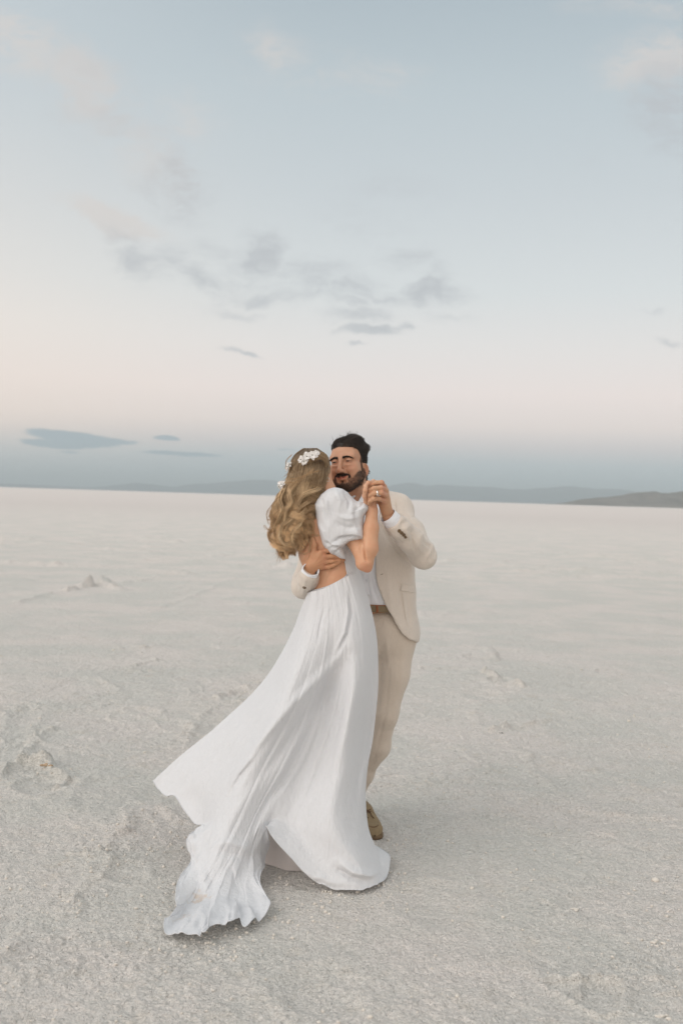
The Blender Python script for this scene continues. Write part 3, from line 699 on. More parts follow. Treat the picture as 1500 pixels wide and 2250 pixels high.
ROWS = [
 (0.0, [(0, 676, 1302, 4.16), (.12, 684, 1300, 4.095), (.3, 699, 1297, 4.072), (.5, 722, 1288, 4.062), (.75, 752, 1272, 4.065), (.88, 772, 1262, 4.085), (1, 790, 1255, 4.16)]),
 (.05, [(0, 662, 1335, 4.16), (.12, 676, 1337, 4.082), (.3, 699, 1336, 4.052), (.5, 726, 1330, 4.042), (.75, 764, 1318, 4.05), (.88, 789, 1311, 4.08), (1, 806, 1306, 4.16)]),
 (.13, [(0, 646, 1378, 4.16), (.12, 662, 1384, 4.07), (.3, 690, 1388, 4.02), (.5, 727, 1386, 4.00), (.75, 777, 1378, 4.015), (.88, 805, 1373, 4.06), (1, 822, 1368, 4.15)]),
 (.30, [(0, 590, 1480, 4.16), (.12, 614, 1494, 4.04), (.3, 654, 1506, 3.97), (.5, 708, 1510, 3.94), (.75, 780, 1496, 3.97), (.88, 814, 1484, 4.04), (1, 831, 1472, 4.14)]),
 (.55, [(0, 480, 1592, 4.18), (.08, 498, 1616, 4.10), (.17, 528, 1645, 4.01), (.30, 570, 1672, 3.93), (.45, 628, 1686, 3.88), (.6, 690, 1690, 3.86), (.75, 752, 1680, 3.89), (.88, 800, 1655, 4.0), (1, 821, 1610, 4.12)]),
 (.78, [(0, 396, 1661, 4.2), (.08, 425, 1695, 4.11), (.17, 470, 1740, 3.99), (.24, 492, 1785, 3.90), (.30, 500, 1822, 3.83), (.38, 526, 1842, 3.79), (.46, 556, 1832, 3.78), (.53, 590, 1806, 3.77), (.6, 634, 1822, 3.75), (.7, 700, 1840, 3.74), (.82, 765, 1820, 3.81), (.92, 797, 1770, 3.94), (1, 806, 1706, 4.07)]),
 (.89, [(0, 365, 1689, 4.2), (.08, 395, 1724, 4.12), (.17, 450, 1775, 4.0), (.21, 462, 1808, 3.93), (.25, 452, 1858, 3.85), (.29, 448, 1915, 3.74), (.34, 440, 1965, 3.64), (.40, 475, 1975, 3.60), (.46, 530, 1950, 3.66), (.50, 552, 1905, 3.74), (.535, 578, 1850, 3.78), (.56, 592, 1822, 3.76), (.6, 630, 1855, 3.72), (.665, 700, 1910, 3.70), (.74, 765, 1905, 3.72), (.82, 805, 1890, 3.80), (.88, 826, 1872, 3.95), (.94, 812, 1840, 4.05), (1, 800, 1785, 4.12)]),
 (1.0, hem)]
NS, NV = 760, 330
S = np.linspace(0, 1, NS); Vv = np.linspace(0, 1, NV)
g = rows_eval(ROWS, S, Vv)                                            # NV,NS,3
SS, VV = np.meshgrid(S, Vv)
front = W(g[..., 0], g[..., 1], g[..., 2])
edge = np.sin(np.pi * SS) ** .6
q3 = lambda a, b, c=0.: np.stack([SS * a, VV * b, 0 * SS + c], -1)
drift = .05 * vnoise(q3(3, 2), 61)
def nz1(f, fv, sd): return vnoise(np.stack([(SS + drift) * f, VV * fv, 0 * SS + sd], -1), sd)
def pleat(x): return 1 - 2 * np.abs(x) ** .8
amp = sstep(VV, 0, .6)
bigf = herm([0, .12, .25, .35, .46, .58, .66, .75, .83, .92, 1], [0, -.035, -.105, -.045, .03, .105, .075, .005, .015, .045, 0], (SS - .06 * (VV - .5)).clip(0, 1))
disp = bigf * sstep(VV, .04, .42) * (1 - .5 * sstep(VV, .8, 1))
disp += .020 * amp * nz1(9, 1.3, 71) * edge + .0055 * amp * pleat(nz1(20, 1.2, 72)) * edge + .0030 * (.3 + .7 * amp) * nz1(44, 1.6, 73)
disp += .0028 * np.exp(-VV / .12) * pleat(nz1(34, 2, 74)) * edge + .0007 * sstep(VV, .3, .8) * nz1(95, 3.0, 75)
disp += (.006 * nz1(70, 10, 78) * sstep(VV, .92, .98) + .009 * fbm(q3(16, 12), 3, 79)) * sstep(VV, .80, .97) * sstep(SS, .19, .26) * sstep(SS, .56, .48) * 1.9
lift = np.zeros_like(front); lift[..., 1] = disp
front = front + lift
front[..., 2] = np.maximum(front[..., 2], .004 + .010 * (1 + vnoise(q3(60, 8), 77)) * sstep(VV, .8, 1))
fx, fy = PX(front)
def skfold(poly, depth, width):
    """a fold laid along a line seen in the photograph, pressed into the cloth"""
    global front
    d, t = segdist(fx, fy, poly)
    front[..., 1] += depth * np.exp(-(d / width) ** 2) * np.sin(np.pi * np.clip(t, .03, .97)) ** .6
skfold([(767, 1305), (771, 1345), (762, 1392), (740, 1440)], .012, 4); skfold([(762, 1305), (765, 1345), (757, 1390), (735, 1432)], -.008, 4)   # pocket slit
skfold([(712, 1340), (703, 1375), (697, 1415)], .008, 3.5)
skfold([(757, 1420), (720, 1470), (650, 1540), (560, 1640), (470, 1740)], -.020, 11); skfold([(770, 1440), (735, 1500), (670, 1580), (590, 1680), (520, 1760)], .022, 15)
skfold([(800, 1450), (765, 1560), (735, 1680), (720, 1800)], -.016, 13); skfold([(812, 1480), (800, 1600), (785, 1720), (770, 1840)], .016, 10)
skfold([(735, 1560), (690, 1680), (660, 1780)], -.010, 8); skfold([(700, 1560), (640, 1680), (590, 1790)], .010, 8); skfold([(640, 1600), (570, 1700), (520, 1800)], -.010, 8)
skfold([(560, 1655), (520, 1700), (500, 1745)], -.016, 7); skfold([(548, 1680), (512, 1730), (490, 1780)], .010, 6)
skfold([(475, 1857), (505, 1848), (535, 1862), (560, 1888)], -.014, 9); skfold([(468, 1875), (500, 1880), (530, 1895), (556, 1896)], .014, 12)
skfold([(740, 1890), (775, 1915), (815, 1925), (840, 1905)], -.02, 8); skfold([(735, 1910), (770, 1935), (810, 1942)], .018, 7)
skfold([(600, 1850), (640, 1895), (690, 1935), (760, 1945)], -.012, 8)
skfold([(437, 1900), (455, 1945), (450, 1990), (475, 2030)], -.02, 7); skfold([(500, 1910), (520, 1970), (505, 2030)], .018, 8); skfold([(545, 1900), (540, 1970), (560, 2010)], -.015, 6)
tm = sstep(VV, .76, .90) * sstep(SS, .185, .24) * sstep(SS, .57, .49); tz = sstep(VV, .86, .97) * sstep(SS, .58, .64) * sstep(SS, 1.0, .93)
sw = SS + .03 * vnoise(q3(5, 5), 131)
hm = sstep(VV, .925, .985)
front[..., 2] += tm * (.040 * (.5 + .5 * vnoise(np.stack([sw * 15, VV * 3.2, 0 * SS], -1), 132)) ** 1.3 + (.2 + .8 * hm) * (.013 * np.clip(pleat(vnoise(np.stack([sw * 60 + VV * 4, VV * 7, 0 * SS], -1), 133)), -.2, 1) + .010 * fbm(q3(90, 30), 2, 134)))
sl = sstep(VV, .93, 1.0) * sstep(SS, .0, .05) * sstep(SS, .23, .20)
front[..., 1] += sl * .012 * vnoise(q3(45, 4), 139); front[..., 2] += sl * .004 * vnoise(q3(80, 5), 140)
front[..., 2] += tz * (.014 * (.5 + .5 * vnoise(np.stack([sw * 30, VV * 3, 0 * SS], -1), 135)) + .006 * vnoise(q3(70, 12), 136))
front[..., 2] += .016 * sstep(VV, .95, 1.0) * tm * (.5 + .5 * vnoise(q3(150, 3), 137))
front[..., 0] += tm * .010 * vnoise(q3(80, 24), 138)
front[..., 2] = np.maximum(front[..., 2], .004)
nb = 120; Sb = np.linspace(0, 1, nb + 2)[1:-1]
L, Rr = front[:, 0], front[:, -1]
bk = Rr[:, None] * (1 - Sb)[None, :, None] + L[:, None] * Sb[None, :, None]
bulge = (.10 + .07 * Vv)[:, None] * np.sin(np.pi * Sb)[None] ** .7
bk[..., 1] += bulge + (.012 * sstep(Vv, 0, .6))[:, None] * vnoise(np.stack(np.broadcast_arrays(Sb[None] * 16, Vv[:, None] * 2, 0.), -1), 90)
bk[..., 2] = np.maximum(bk[..., 2], .004)
full = np.concatenate([front, bk], 1)                                 # NV, NS+nb, 3
ncol = NS + nb
Vs = full.transpose(1, 0, 2).reshape(-1, 3); Qs = grid_quads(ncol, NV, True)
C.objects.link(DRESS); DRESS.location = (0, 0, 0); DRESS.parent = WOM; DRESS.matrix_parent_inverse = Matrix.Translation(-WOM.location)
M_skirt = M_dress.copy(); M_skirt.name = 'white_linen_soiled'; t = NT(M_skirt.node_tree); bs_ = [n_ for n_ in t.t.nodes if n_.type == 'BSDF_PRINCIPLED'][0]
oc = bs_.inputs['Base Color'].links[0].from_socket; ps = t.n('ShaderNodeNewGeometry').outputs['Position']
sn = t.n('ShaderNodeTexNoise', i_Vector=ps, i_Scale=24.0, i_Detail=5.0, i_Roughness=.65).outputs[0]; msk = None
for (a_, b_, y_, r_s) in ((452, 1915, 3.74, .07), (440, 1975, 3.58, .08), (405, 2035, 3.42, .09), (470, 2055, 3.36, .07)):
    dn_ = t.n('ShaderNodeVectorMath', operation='DISTANCE', i_0=ps, i_1=tuple(W(a_, b_, y_))).outputs['Value']; v_ = t.smooth(dn_, r_s, 0.0); msk = v_ if msk is None else t.m('MAXIMUM', msk, v_)
st_ = t.m('MULTIPLY', t.m('MULTIPLY', t.smooth(msk, .0, .35), t.smooth(t.m('MULTIPLY_ADD', msk, .22, sn), .62, .80)), .75)
t.l(t.mix(st_, oc, (.68, .57, .47, 1)), bs_.inputs['Base Color'])
skirt = make_mesh('skirt', Vs, Qs, M_skirt, DRESS)
skirt.matrix_parent_inverse = Matrix.Identity(4)
# hem: narrow turned edge following the whole opening
hemp = full[-1]; hp = np.concatenate([hemp, hemp[:2]])
hv, hq = tube(hp + [0, 0, .001], .0016, 6); hm_ = make_mesh('hem', hv, hq, M_dress, DRESS); hm_.matrix_parent_inverse = Matrix.Identity(4)
def dpart(name, V, Q, mat, cols=None):
    o_ = make_mesh(name, V, Q, mat, DRESS, cols=cols); o_.matrix_parent_inverse = Matrix.Identity(4); return o_
# slip under the skirt, its hem showing in the gap
a = np.linspace(0, 2 * np.pi, 140, endpoint=False); tt = np.linspace(0, 1, 60)
c0, c1 = W(735, 1390, 4.20), np.array([*W(672, 1900, 4.09)[:2], .004])
rad_ = (.085 + .115 * tt)
slp = (c0[None] * (1 - tt)[:, None] + c1[None] * tt[:, None])[None] + np.stack([np.cos(a)[:, None] * rad_, np.sin(a)[:, None] * rad_ * .85, np.zeros((140, 60))], -1)
slp[..., :2] *= 1; slp += (.006 * tt)[None, :, None] * np.stack([np.cos(a) * np.sin(9 * a), np.sin(a) * np.sin(9 * a), 0 * a], -1)[:, None]
dpart('slip', slp.reshape(-1, 3), grid_quads(140, 60, True), M_slip)

# bodice: fitted side panel beside the bare back
Fb = Field(W(640, 1308, 4.02) - [.02, 0, 0], W(812, 1090, 4.34) + [.02, 0, .02], .0035); torso_w(Fb, .006)
P = Fb.pts(); bx, by = PX(P)
bare = polysdf(bx, by, [(600, 1080), (679, 1112), (694, 1130), (704, 1175), (718, 1205), (738, 1224), (757, 1231), (760, 1250), (762.5, 1264), (742, 1277), (722, 1287), (702, 1293), (688, 1296), (600, 1320)])
Fb.F = np.maximum(Fb.F, np.where(P[..., 1] < 4.20, -bare / 500, -.05)); Fb.F = np.maximum(Fb.F, (P[..., 2] - W(720, 1112, 4.2)[2])); del P
V, Q, N = Fb.mesh(1); V = relax(V, Q, 1, .4)
dpart('bodice', V, Q, M_dress)
# piped edge of the back opening
eg = [(694, 1130), (704, 1175), (718, 1205), (738, 1224), (757, 1231), (760, 1250), (762.5, 1264), (742, 1277.5), (722, 1287.5), (702, 1294), (688, 1297), (678, 1302)]
Ftw = torso_w(Field(W(640, 1400, 4.0), W(812, 1090, 4.3), .005), .004)
def hit(F, px, py, y0=3.9, y1=4.6):
    ys = np.linspace(y0, y1, 500); p = W(np.full(500, px), np.full(500, py), ys); f = F.sample(p); ok = np.where(f < 0)[0]
    return p[ok[0]] if len(ok) else None
ep = [hit(Ftw, *p) for p in eg]; ep = [p for p in ep if p is not None]
ep = np.array(ep); ep = herm(np.arange(len(ep)), ep, np.linspace(0, len(ep) - 1, 60))
for _ in range(6): ep[1:-1] = .5 * ep[1:-1] + .25 * (ep[2:] + ep[:-2])
v, q = tube(ep + [0, -.003, 0], .0022, 6); dpart('piping', v, q, M_dress)

# puffed sleeve
slv = [(676, 1112), (683, 1102), (700, 1090), (708, 1083), (720, 1074), (738, 1069.5), (752, 1073), (764, 1081), (773, 1092), (781, 1099), (793, 1101), (803, 1104), (811, 1110), (811.5, 1118), (806, 1127), (800, 1136), (799, 1152), (801, 1168),
       (801, 1176), (803, 1184), (799, 1190), (793, 1188), (782, 1189), (768, 1191), (757, 1199), (755, 1207), (760, 1229), (749, 1229), (739, 1225), (722, 1217), (708, 1198), (699, 1172), (694, 1150), (691, 1130), (684, 1120)]
Fs = Field(W(668, 1238, 3.92), W(820, 1060, 4.30), .0032)
P = Fs.pts(); bx, by = PX(P); e = polysdf(bx, by, slv) / 520.0
cy = 4.098 + .0 * bx - .00040 * (bx - 740); R_ = .060 - .034 * np.exp(-(((bx - 782) / 34)**2 + ((by - 1190) / 26)**2))
th_ = np.sqrt(np.clip(1 - (1 + np.clip(e, -R_, 0) / R_) ** 2, 0, 1)); narrow = sstep(bx, 676, 712) * .75 + .25
Tn = .080 * narrow * (1 - .25 * sstep(by, 1190, 1228))
Fs.F = np.where(e < 0, np.maximum(np.abs(P[..., 1] - cy) - Tn * th_ - .001, e), np.hypot(e, np.maximum(np.abs(P[..., 1] - cy), 0))).astype(np.float32)
pn = vnoise(P * [26, 14, 16], 201) * .006 + vnoise(P * [60, 30, 34], 203) * .0022
Fs.F += (pn * (e < 0)).astype(np.float32); del P, pn
V, Q, N = Fs.mesh(2); V = relax(V, Q, 4, .5); N = vnorm(V, Q)
for pl, d_, w_ in [([(757, 1083), (768, 1100), (765, 1122)], -.007, 5), ([(735, 1080), (748, 1100), (742, 1130)], .005, 7), ([(724, 1090), (722, 1110), (728, 1130)], -.006, 5),
                   ([(706, 1096), (712, 1125), (720, 1150)], -.005, 6), ([(785, 1106), (780, 1130), (786, 1155)], -.006, 6), ([(730, 1192), (748, 1182), (772, 1180), (796, 1184)], -.008, 4),
                   ([(722, 1200), (745, 1196), (765, 1186)], .006, 5), ([(714, 1190), (728, 1203), (750, 1204)], -.007, 4), ([(740, 1150), (760, 1160), (785, 1158)], -.005, 6), ([(735, 1215), (748, 1205), (757, 1203)], -.005, 3),
                   ([(700, 1150), (712, 1170), (716, 1195)], .005, 5), ([(798, 1104), (790, 1115), (775, 1120)], -.005, 4), ([(745, 1135), (765, 1140), (790, 1134)], .005, 6)]:
    V = crease(V, N, pl, d_ * 1.6, w_ * .8)
V = relax(V, Q, 1, .4)
dpart('puff_sleeve', V, Q, M_dress)
# elastic edge of the sleeve
ce = [(757, 1201), (768, 1192), (782, 1190), (794, 1189), (802, 1184)]
pp = W([p[0] for p in ce], [p[1] for p in ce], [4.005, 3.985, 3.985, 3.99, 4.01]); pp = herm(np.arange(5), pp, np.linspace(0, 4, 60))
pp[:, 1] += .012; pp[:, 2] += .0008 * np.sin(np.linspace(0, 40, 60)); v, q = tube(pp, .003, 8); 

# earring
ev, eq = tube(W(720 + 3 * np.cos(np.linspace(0, 6.28, 14)), 1054 + 4.5 * np.sin(np.linspace(0, 6.28, 14)), 4.17), .0012, 6)
make_mesh('earring', ev, eq, M_silver, WOM)

# ------------------------------------------------------------------ woman: hair
# centre line, half width (px), depth of the mass
HC = np.array([(682, 987, 4.24, 14, .05), (682, 1002, 4.23, 34, .10), (680, 1030, 4.205, 42, .105), (674, 1055, 4.19, 43, .10), (664, 1078, 4.165, 43, .085), (655, 1100, 4.145, 42, .07),
               (649, 1125, 4.135, 39, .06), (646, 1150, 4.13, 35, .055), (645, 1175, 4.13, 29, .05), (640, 1198, 4.13, 20, .035), (636, 1220, 4.13, 8, .02)])
tk = np.array([0, .07, .17, .28, .39, .50, .61, .71, .81, .91, 1.0])
def hair_pt(t, a, b):
    """t along, a across (-1..1), b depth (-1 camera side)"""
    h_ = herm(tk, HC, t); lean = .30 * np.clip((t - .3) / .4, 0, 1)
    px = h_[..., 0] + a * h_[..., 3]; py = h_[..., 1] - a * h_[..., 3] * lean * 1.0
    return W(px, py, h_[..., 2] + b * h_[..., 4])
ns, nk = 20000, 34
hr = np.random.default_rng(11)
ncl = 150
cth = hr.uniform(0, 2 * np.pi, ncl); crho = np.sqrt(hr.uniform(.35, 1.22, ncl)); cph = hr.uniform(0, 6.28, ncl); cwl = hr.uniform(3.2, 5.0, ncl); cam_ = hr.uniform(.6, 1.3, ncl); cend = hr.uniform(.76, 1.0, ncl)
k_ = hr.integers(0, ncl, ns)
th0 = cth[k_] + hr.normal(0, .26, ns); rho0 = np.clip(crho[k_] + hr.normal(0, .09, ns), .2, 1.12)
t = np.linspace(0, 1, nk)[None] * (cend[k_] + hr.normal(0, .035, ns)).clip(.4, 1.0)[:, None]
conv = (sstep(t, .25, .75) * .80)
thh = th0[:, None] * (1 - conv) + cth[k_][:, None] * conv; rhh = rho0[:, None] * (1 - conv) + crho[k_][:, None] * conv
rhh = np.where(t < .4, np.minimum(rhh, 1.02), rhh); rhh = np.where(t < .4, np.maximum(rhh, .93 + .08 * (rho0[:, None] - .6)), rhh)
a_, b_ = rhh * np.sin(thh), -rhh * np.cos(thh)
P = hair_pt(t.clip(0, 1), a_, b_)
ph = cph[k_][:, None] + 2 * np.pi * cwl[k_][:, None] * t + hr.normal(0, .35, ns)[:, None]
wa = (.0012 + .0195 * sstep(t, .26, .6)) * cam_[k_][:, None]
P[..., 0] += wa * np.cos(ph) * 1.15; P[..., 1] += wa * np.sin(ph) * .8; P[..., 2] += wa * .55 * np.sin(ph + .8)
fr = hr.normal(0, .0016, (ns, 1, 3)) + .0032 * np.stack([vnoise(np.stack([t * 6, k_[:, None] + 0 * t, hr.random((ns, 1)) * 60 + 0 * t], -1), s) for s in (81, 82, 83)], -1) * sstep(t, .1, .6)[..., None]
P += fr
tipc = np.clip((t / t[:, -1:] - .80) / .20, 0, 1); P[..., 0] += .022 * np.sin(tipc * 2.2) * np.cos(cph[k_])[:, None]; P[..., 2] += .016 * tipc ** 2 * (.4 + np.sin(cph[k_]))[:, None]; P[..., 1] -= .010 * tipc
r_ = (.00062 * (1 - .55 * np.linspace(0, 1, nk) ** 2))[None] * hr.uniform(.7, 1.25, ns)[:, None]
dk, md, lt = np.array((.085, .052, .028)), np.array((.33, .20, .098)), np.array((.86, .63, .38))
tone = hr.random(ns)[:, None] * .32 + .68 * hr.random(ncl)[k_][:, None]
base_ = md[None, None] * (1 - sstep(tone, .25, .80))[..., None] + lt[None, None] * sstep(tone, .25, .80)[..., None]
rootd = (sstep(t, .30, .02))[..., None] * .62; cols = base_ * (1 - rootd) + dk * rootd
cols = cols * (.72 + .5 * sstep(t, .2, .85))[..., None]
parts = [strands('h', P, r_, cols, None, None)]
# inner mass
aa = np.linspace(0, 2 * np.pi, 60, endpoint=False); tq = np.linspace(0.0, .93, 60)
A2, T2 = np.meshgrid(aa, tq, indexing='ij'); kk = .86 - .18 * sstep(T2, .3, .8)
base = hair_pt(T2, kk * np.sin(A2), -kk * np.cos(A2)); base += .010 * sstep(T2, .25, .5)[..., None] * np.stack([vnoise(np.stack([np.cos(A2) * 3, np.sin(A2) * 3, T2 * 14], -1), s) for s in (91, 92, 93)], -1)
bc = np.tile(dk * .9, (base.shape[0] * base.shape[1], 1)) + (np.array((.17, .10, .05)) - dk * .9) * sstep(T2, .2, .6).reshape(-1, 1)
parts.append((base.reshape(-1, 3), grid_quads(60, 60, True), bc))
top = base[:, 0].mean(0); 
# swept half-up strands: from the temple by the man's face across to the flowers
n2 = 420; u = np.linspace(0, 1, 16)[None]; j1, j2 = hr.normal(0, 1, n2)[:, None], hr.normal(0, 1, n2)[:, None]
ctl = np.array([(717, 1022, 4.135), (716, 1008, 4.12), (706, 1001, 4.108), (692, 1004, 4.098), (676, 1010, 4.094)])
cp = herm(np.linspace(0, 1, 5), ctl, u + 0 * j1); tw = 3.3 * np.pi * u + hr.integers(0, 3, n2)[:, None] * 2.1
P2 = W(cp[..., 0] + 2.6 * j1 * .6 + 2.2 * np.cos(tw), cp[..., 1] + 3.6 * j2 * .7 + 2.6 * np.sin(tw), cp[..., 2] + .004 * np.cos(tw))
c2_ = (md * .62 + (lt - md) * .5 * hr.random((n2, 1)))[:, None] * np.ones((1, 16, 1)); parts.append(strands('h', P2, np.full((n2, 16), .001), c2_, None, None))
# lower roll of hair coming round the neck at the collar
n3 = 700; u = np.linspace(0, 1, 20)[None]; j1, j2 = hr.normal(0, 1, n3)[:, None], hr.normal(0, 1, n3)[:, None]
for ctl, sw in [([(706, 1066, 4.15), (697, 1077, 4.10), (678, 1083, 4.07), (664, 1092, 4.065), (652, 1112, 4.07)], 3.2), ([(700, 1086, 4.12), (688, 1096, 4.09), (668, 1108, 4.07), (650, 1124, 4.07), (634, 1150, 4.075)], 3.6),
                ([(676, 1110, 4.09), (664, 1128, 4.07), (646, 1140, 4.065), (630, 1160, 4.07), (622, 1186, 4.08)], 3.6), ([(668, 1130, 4.085), (660, 1152, 4.07), (646, 1166, 4.065), (640, 1184, 4.07), (648, 1202, 4.09)], 3.2),
                ([(622, 1078, 4.10), (614, 1098, 4.08), (620, 1120, 4.07), (612, 1142, 4.075), (604, 1160, 4.09)], 3.2), ([(636, 1140, 4.07), (620, 1156, 4.07), (616, 1180, 4.07), (628, 1196, 4.07), (640, 1190, 4.08)], 3.0),
                ([(650, 1060, 4.09), (636, 1082, 4.07), (640, 1104, 4.06), (628, 1122, 4.06), (624, 1146, 4.07)], 3.2)]:
    nn_ = 130; j1, j2, j3 = (hr.normal(0, 1, nn_)[:, None] for _ in range(3))
    cp = herm(np.linspace(0, 1, 5), np.array(ctl), u + 0 * j1); fan = (1 - .3 * np.sin(np.pi * u))
    P3 = W(cp[..., 0] + sw * j1 * fan * .8, cp[..., 1] + sw * j2 * fan, cp[..., 2] + .006 * j3)
    lc = md * .7 + (lt * 1.05 - md * .7) * np.clip(.62 + .3 * hr.normal(0, 1, (nn_, 1)), 0, 1); parts.append(strands('h', P3, .00105 * (1 - .5 * u) * np.ones((nn_, 20)), lc[:, None] * np.ones((1, 20, 1)), None, None))
# loose flyaways
fly = [[(618, 1085), (600, 1106), (587, 1128), (589, 1152)], [(612, 1120), (598, 1136), (592, 1142), (588, 1141)], [(606, 1160), (592, 1164), (584, 1160), (580, 1156)], [(640, 1190), (660, 1214), (672, 1216), (684, 1208)], [(668, 1130), (678, 1160), (684, 1185), (677, 1210)],
       [(672, 1120), (690, 1150), (690, 1176), (698, 1178)], [(625, 1200), (610, 1196), (606, 1184)], [(690, 1030), (670, 1045), (650, 1052), (636, 1052)], [(700, 1035), (678, 1040), (655, 1058), (630, 1060)], [(660, 1180), (664, 1196), (672, 1204)], [(640, 1000), (630, 1012), (628, 1030)], [(664, 1150), (672, 1176), (682, 1200), (678, 1212)], [(668, 1126), (676, 1150), (674, 1176), (682, 1196)], [(672, 1134), (684, 1140), (692, 1172), (700, 1177)]]
for f_ in fly:
    for r in range(5):
        a = np.array(f_, float) + hr.normal(0, 1.3, (len(f_), 2)); uu = np.linspace(0, len(f_) - 1, 22); cp = herm(np.arange(len(f_)), a, uu)
        P4 = W(cp[:, 0], cp[:, 1], 4.055 + .02 * hr.random())[None]; parts.append(strands('h', P4, np.full((1, 22), .0006), np.ones((1, 22, 1)) * (md * 1.15), None, None))
for _ in range(420):
    tt_ = hr.uniform(.12, .95); sd_ = -1 if tt_ < .5 else hr.choice([-1, 1], p=[.85, .15]); p0 = hair_pt(np.array([tt_]), np.array([sd_ * .95]), np.array([-.3]))[0]
    L_ = hr.uniform(.02, .07); dd = nrm(np.array([sd_ * hr.uniform(-.1, .35) - .15, hr.normal(0, .2), -1.0])); cu_ = nrm(hr.normal(0, 1, 3)); uu = np.linspace(0, 1, 12)[:, None]
    parts.append(strands('h', (p0 + dd * L_ * uu + cu_ * .022 * uu**2)[None], np.full((1, 12), .00030), np.ones((1, 12, 1)) * (md * 1.2), None, None))
Vh, Qh, ch = join(parts)
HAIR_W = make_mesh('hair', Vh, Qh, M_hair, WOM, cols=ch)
# flowers in her hair
def flower(px, py, Y, r, npet, face, seed, label):
    g = np.random.default_rng(seed); c = W(px, py, Y); n = nrm(np.array(face, float)); a = nrm(np.cross(n, [.2, .1, 1])); b = np.cross(n, a); qs = []
    for layer in range(2):
        for i in range(npet):
            an = 2 * np.pi * (i + .5 * layer) / npet + g.normal(0, .12); L_ = r * g.uniform(.75, 1.1) * (1 - .3 * layer); uu = np.linspace(0, 1, 9); vv = np.linspace(-1, 1, 7); U, Vq = np.meshgrid(uu, vv, indexing='ij')
            wd_ = L_ * .36 * np.sin(np.pi * (U * .82 + .12)) ** .8; d0 = np.cos(an) * a + np.sin(an) * b; d1 = np.cross(n, d0)
            cup = L_ * ((.1 + .45 * layer) * U - .35 * g.random() * U**2 * 1.5 + .18 * Vq**2 * U)
            qs.append(((c + (U * L_)[..., None] * d0 + (wd_ * Vq)[..., None] * d1 + cup[..., None] * n).reshape(-1, 3), grid_quads(9, 7)))
    v, q, _ = join(qs); o_ = make_mesh('hair_flower', v, q, M_petal, WOM); o_['label'] = label
    e = bpy.data.objects  # stamens
    v, q = tube([c, c + n * r * .35], [.0022, .0012], 6); s_ = make_mesh('stamen', v, q, M_green, o_); s_.matrix_parent_inverse = Matrix.Identity(4)
flower(686, 1000, 4.085, .024, 6, (.1, -1, .25), 1, 'white flower at the top of her head'); flower(674, 1003, 4.088, .022, 6, (-.2, -1, .3), 2, 'white flower beside the topmost one')
flower(661, 1010, 4.092, .020, 5, (-.4, -1, .1), 3, 'white flower at the left of the top cluster'); flower(668, 1014, 4.088, .018, 5, (0, -1, -.2), 4, 'small white flower under the top cluster')
flower(694, 996, 4.095, .018, 6, (.4, -1, .4), 5, 'white flower at the right of the top cluster'); flower(633, 1026, 4.15, .020, 5, (-1, -.6, .2), 6, 'white flower on the left side of her hair')
flower(637, 1020, 4.15, .014, 5, (-1, -.5, .6), 7, 'small white flower above the side one'); flower(619, 1064, 4.12, .021, 6, (-.7, -1, .2), 8, 'white flower lowest in her hair')
flower(614, 1069, 4.125, .014, 5, (-1, -.4, -.3), 9, 'small white flower beside the lowest one')

# ------------------------------------------------------------------ man: head
yaw, roll = math.radians(25), math.radians(7)
Yl = np.array([-math.sin(yaw), -math.cos(yaw), 0]); X0 = np.array([math.cos(yaw), -math.sin(yaw), 0]); Z0 = np.array([0, 0, 1.])
Xl = X0 * math.cos(roll) + Z0 * math.sin(roll); Zl = Z0 * math.cos(roll) - X0 * math.sin(roll)
HM = np.stack([Xl, Yl, Zl]); HO = W(768, 1021, 4.43)
def H(x, y, z): return HO + np.asarray([x, y, z], float) @ HM
def loc(P): return (P - HO) @ HM.T
Fh = Field(HO - [.125, .15, .20], HO + [.125, .15, .17], .0023)
def hl(c, r, k=.01, op='add', R=None):
    M = HM if R is None else np.asarray(R) @ HM
    Fh.ell(H(*c), r, M, k, op)
def hcn(a, b, ra, rb, k=.01, flat=None, op='add'): Fh.cone(H(*a), H(*b), ra, rb, k, flat, op)
hl((0, -.005, .035), (.0735, .079, .076)); hl((0, .022, -.015), (.067, .070, .090), .02); hl((0, .042, .048), (.061, .045, .044), .02)
for s in (-1, 1):
    hcn((s*.058, .004, -.045), (s*.022, .070, -.096), .021, .019, .025)
    hl((s*.046, .058, -.022), (.024, .026, .028), .02); hl((s*.050, .06, -.055), (.020, .024, .030), .02)
hl((0, .070, -.092), (.027, .024, .023), .02); hl((0, .052, -.070), (.046, .042, .040), .02)
hcn((-.046, .070, .030), (.046, .070, .030), .0155, .0155, .015); hl((0, .084, .028), (.016, .012, .014), .01)
for s in (-1, 1): hl((s*.032, .0985, .009), (.0200, .0170, .0130), .010, 'sub')
hcn((0, .091, .020), (0, .1125, -.026), .0070, .0100, .010); hl((0, .1145, -.031), (.0112, .0115, .0100), .008)
for s in (-1, 1):
    hl((s*.0130, .1025, -.0335), (.0078, .0110, .0085), .006); hl((s*.0068, .110, -.0415), (.0038, .006, .003), .002, 'sub')
    hl((s*.033, .0855, -.0080), (.016, .009, .0065), .008)           # lower lid swell of a smile
    hl((s*.037, .078, -.028), (.018, .014, .015), .012)             # smiling cheek
hl((0, .082, -.055), (.030, .020, .020), .012)
for s in (-1, 1):
    hcn((0, .1010, -.0585), (s*.024, .0865, -.0530), .0050, .0026, .004); hcn((0, .0985, -.0680), (s*.020, .0880, -.0590), .0062, .0024, .004)
    hcn((0, .1055, -.0625), (s*.027, .0880, -.0545), .0007, .0009, .003, op='sub')
    hcn((s*.016, .100, -.030), (s*.034, .082, -.056), .0010, .0014, .010, op='sub')      # nasolabial fold
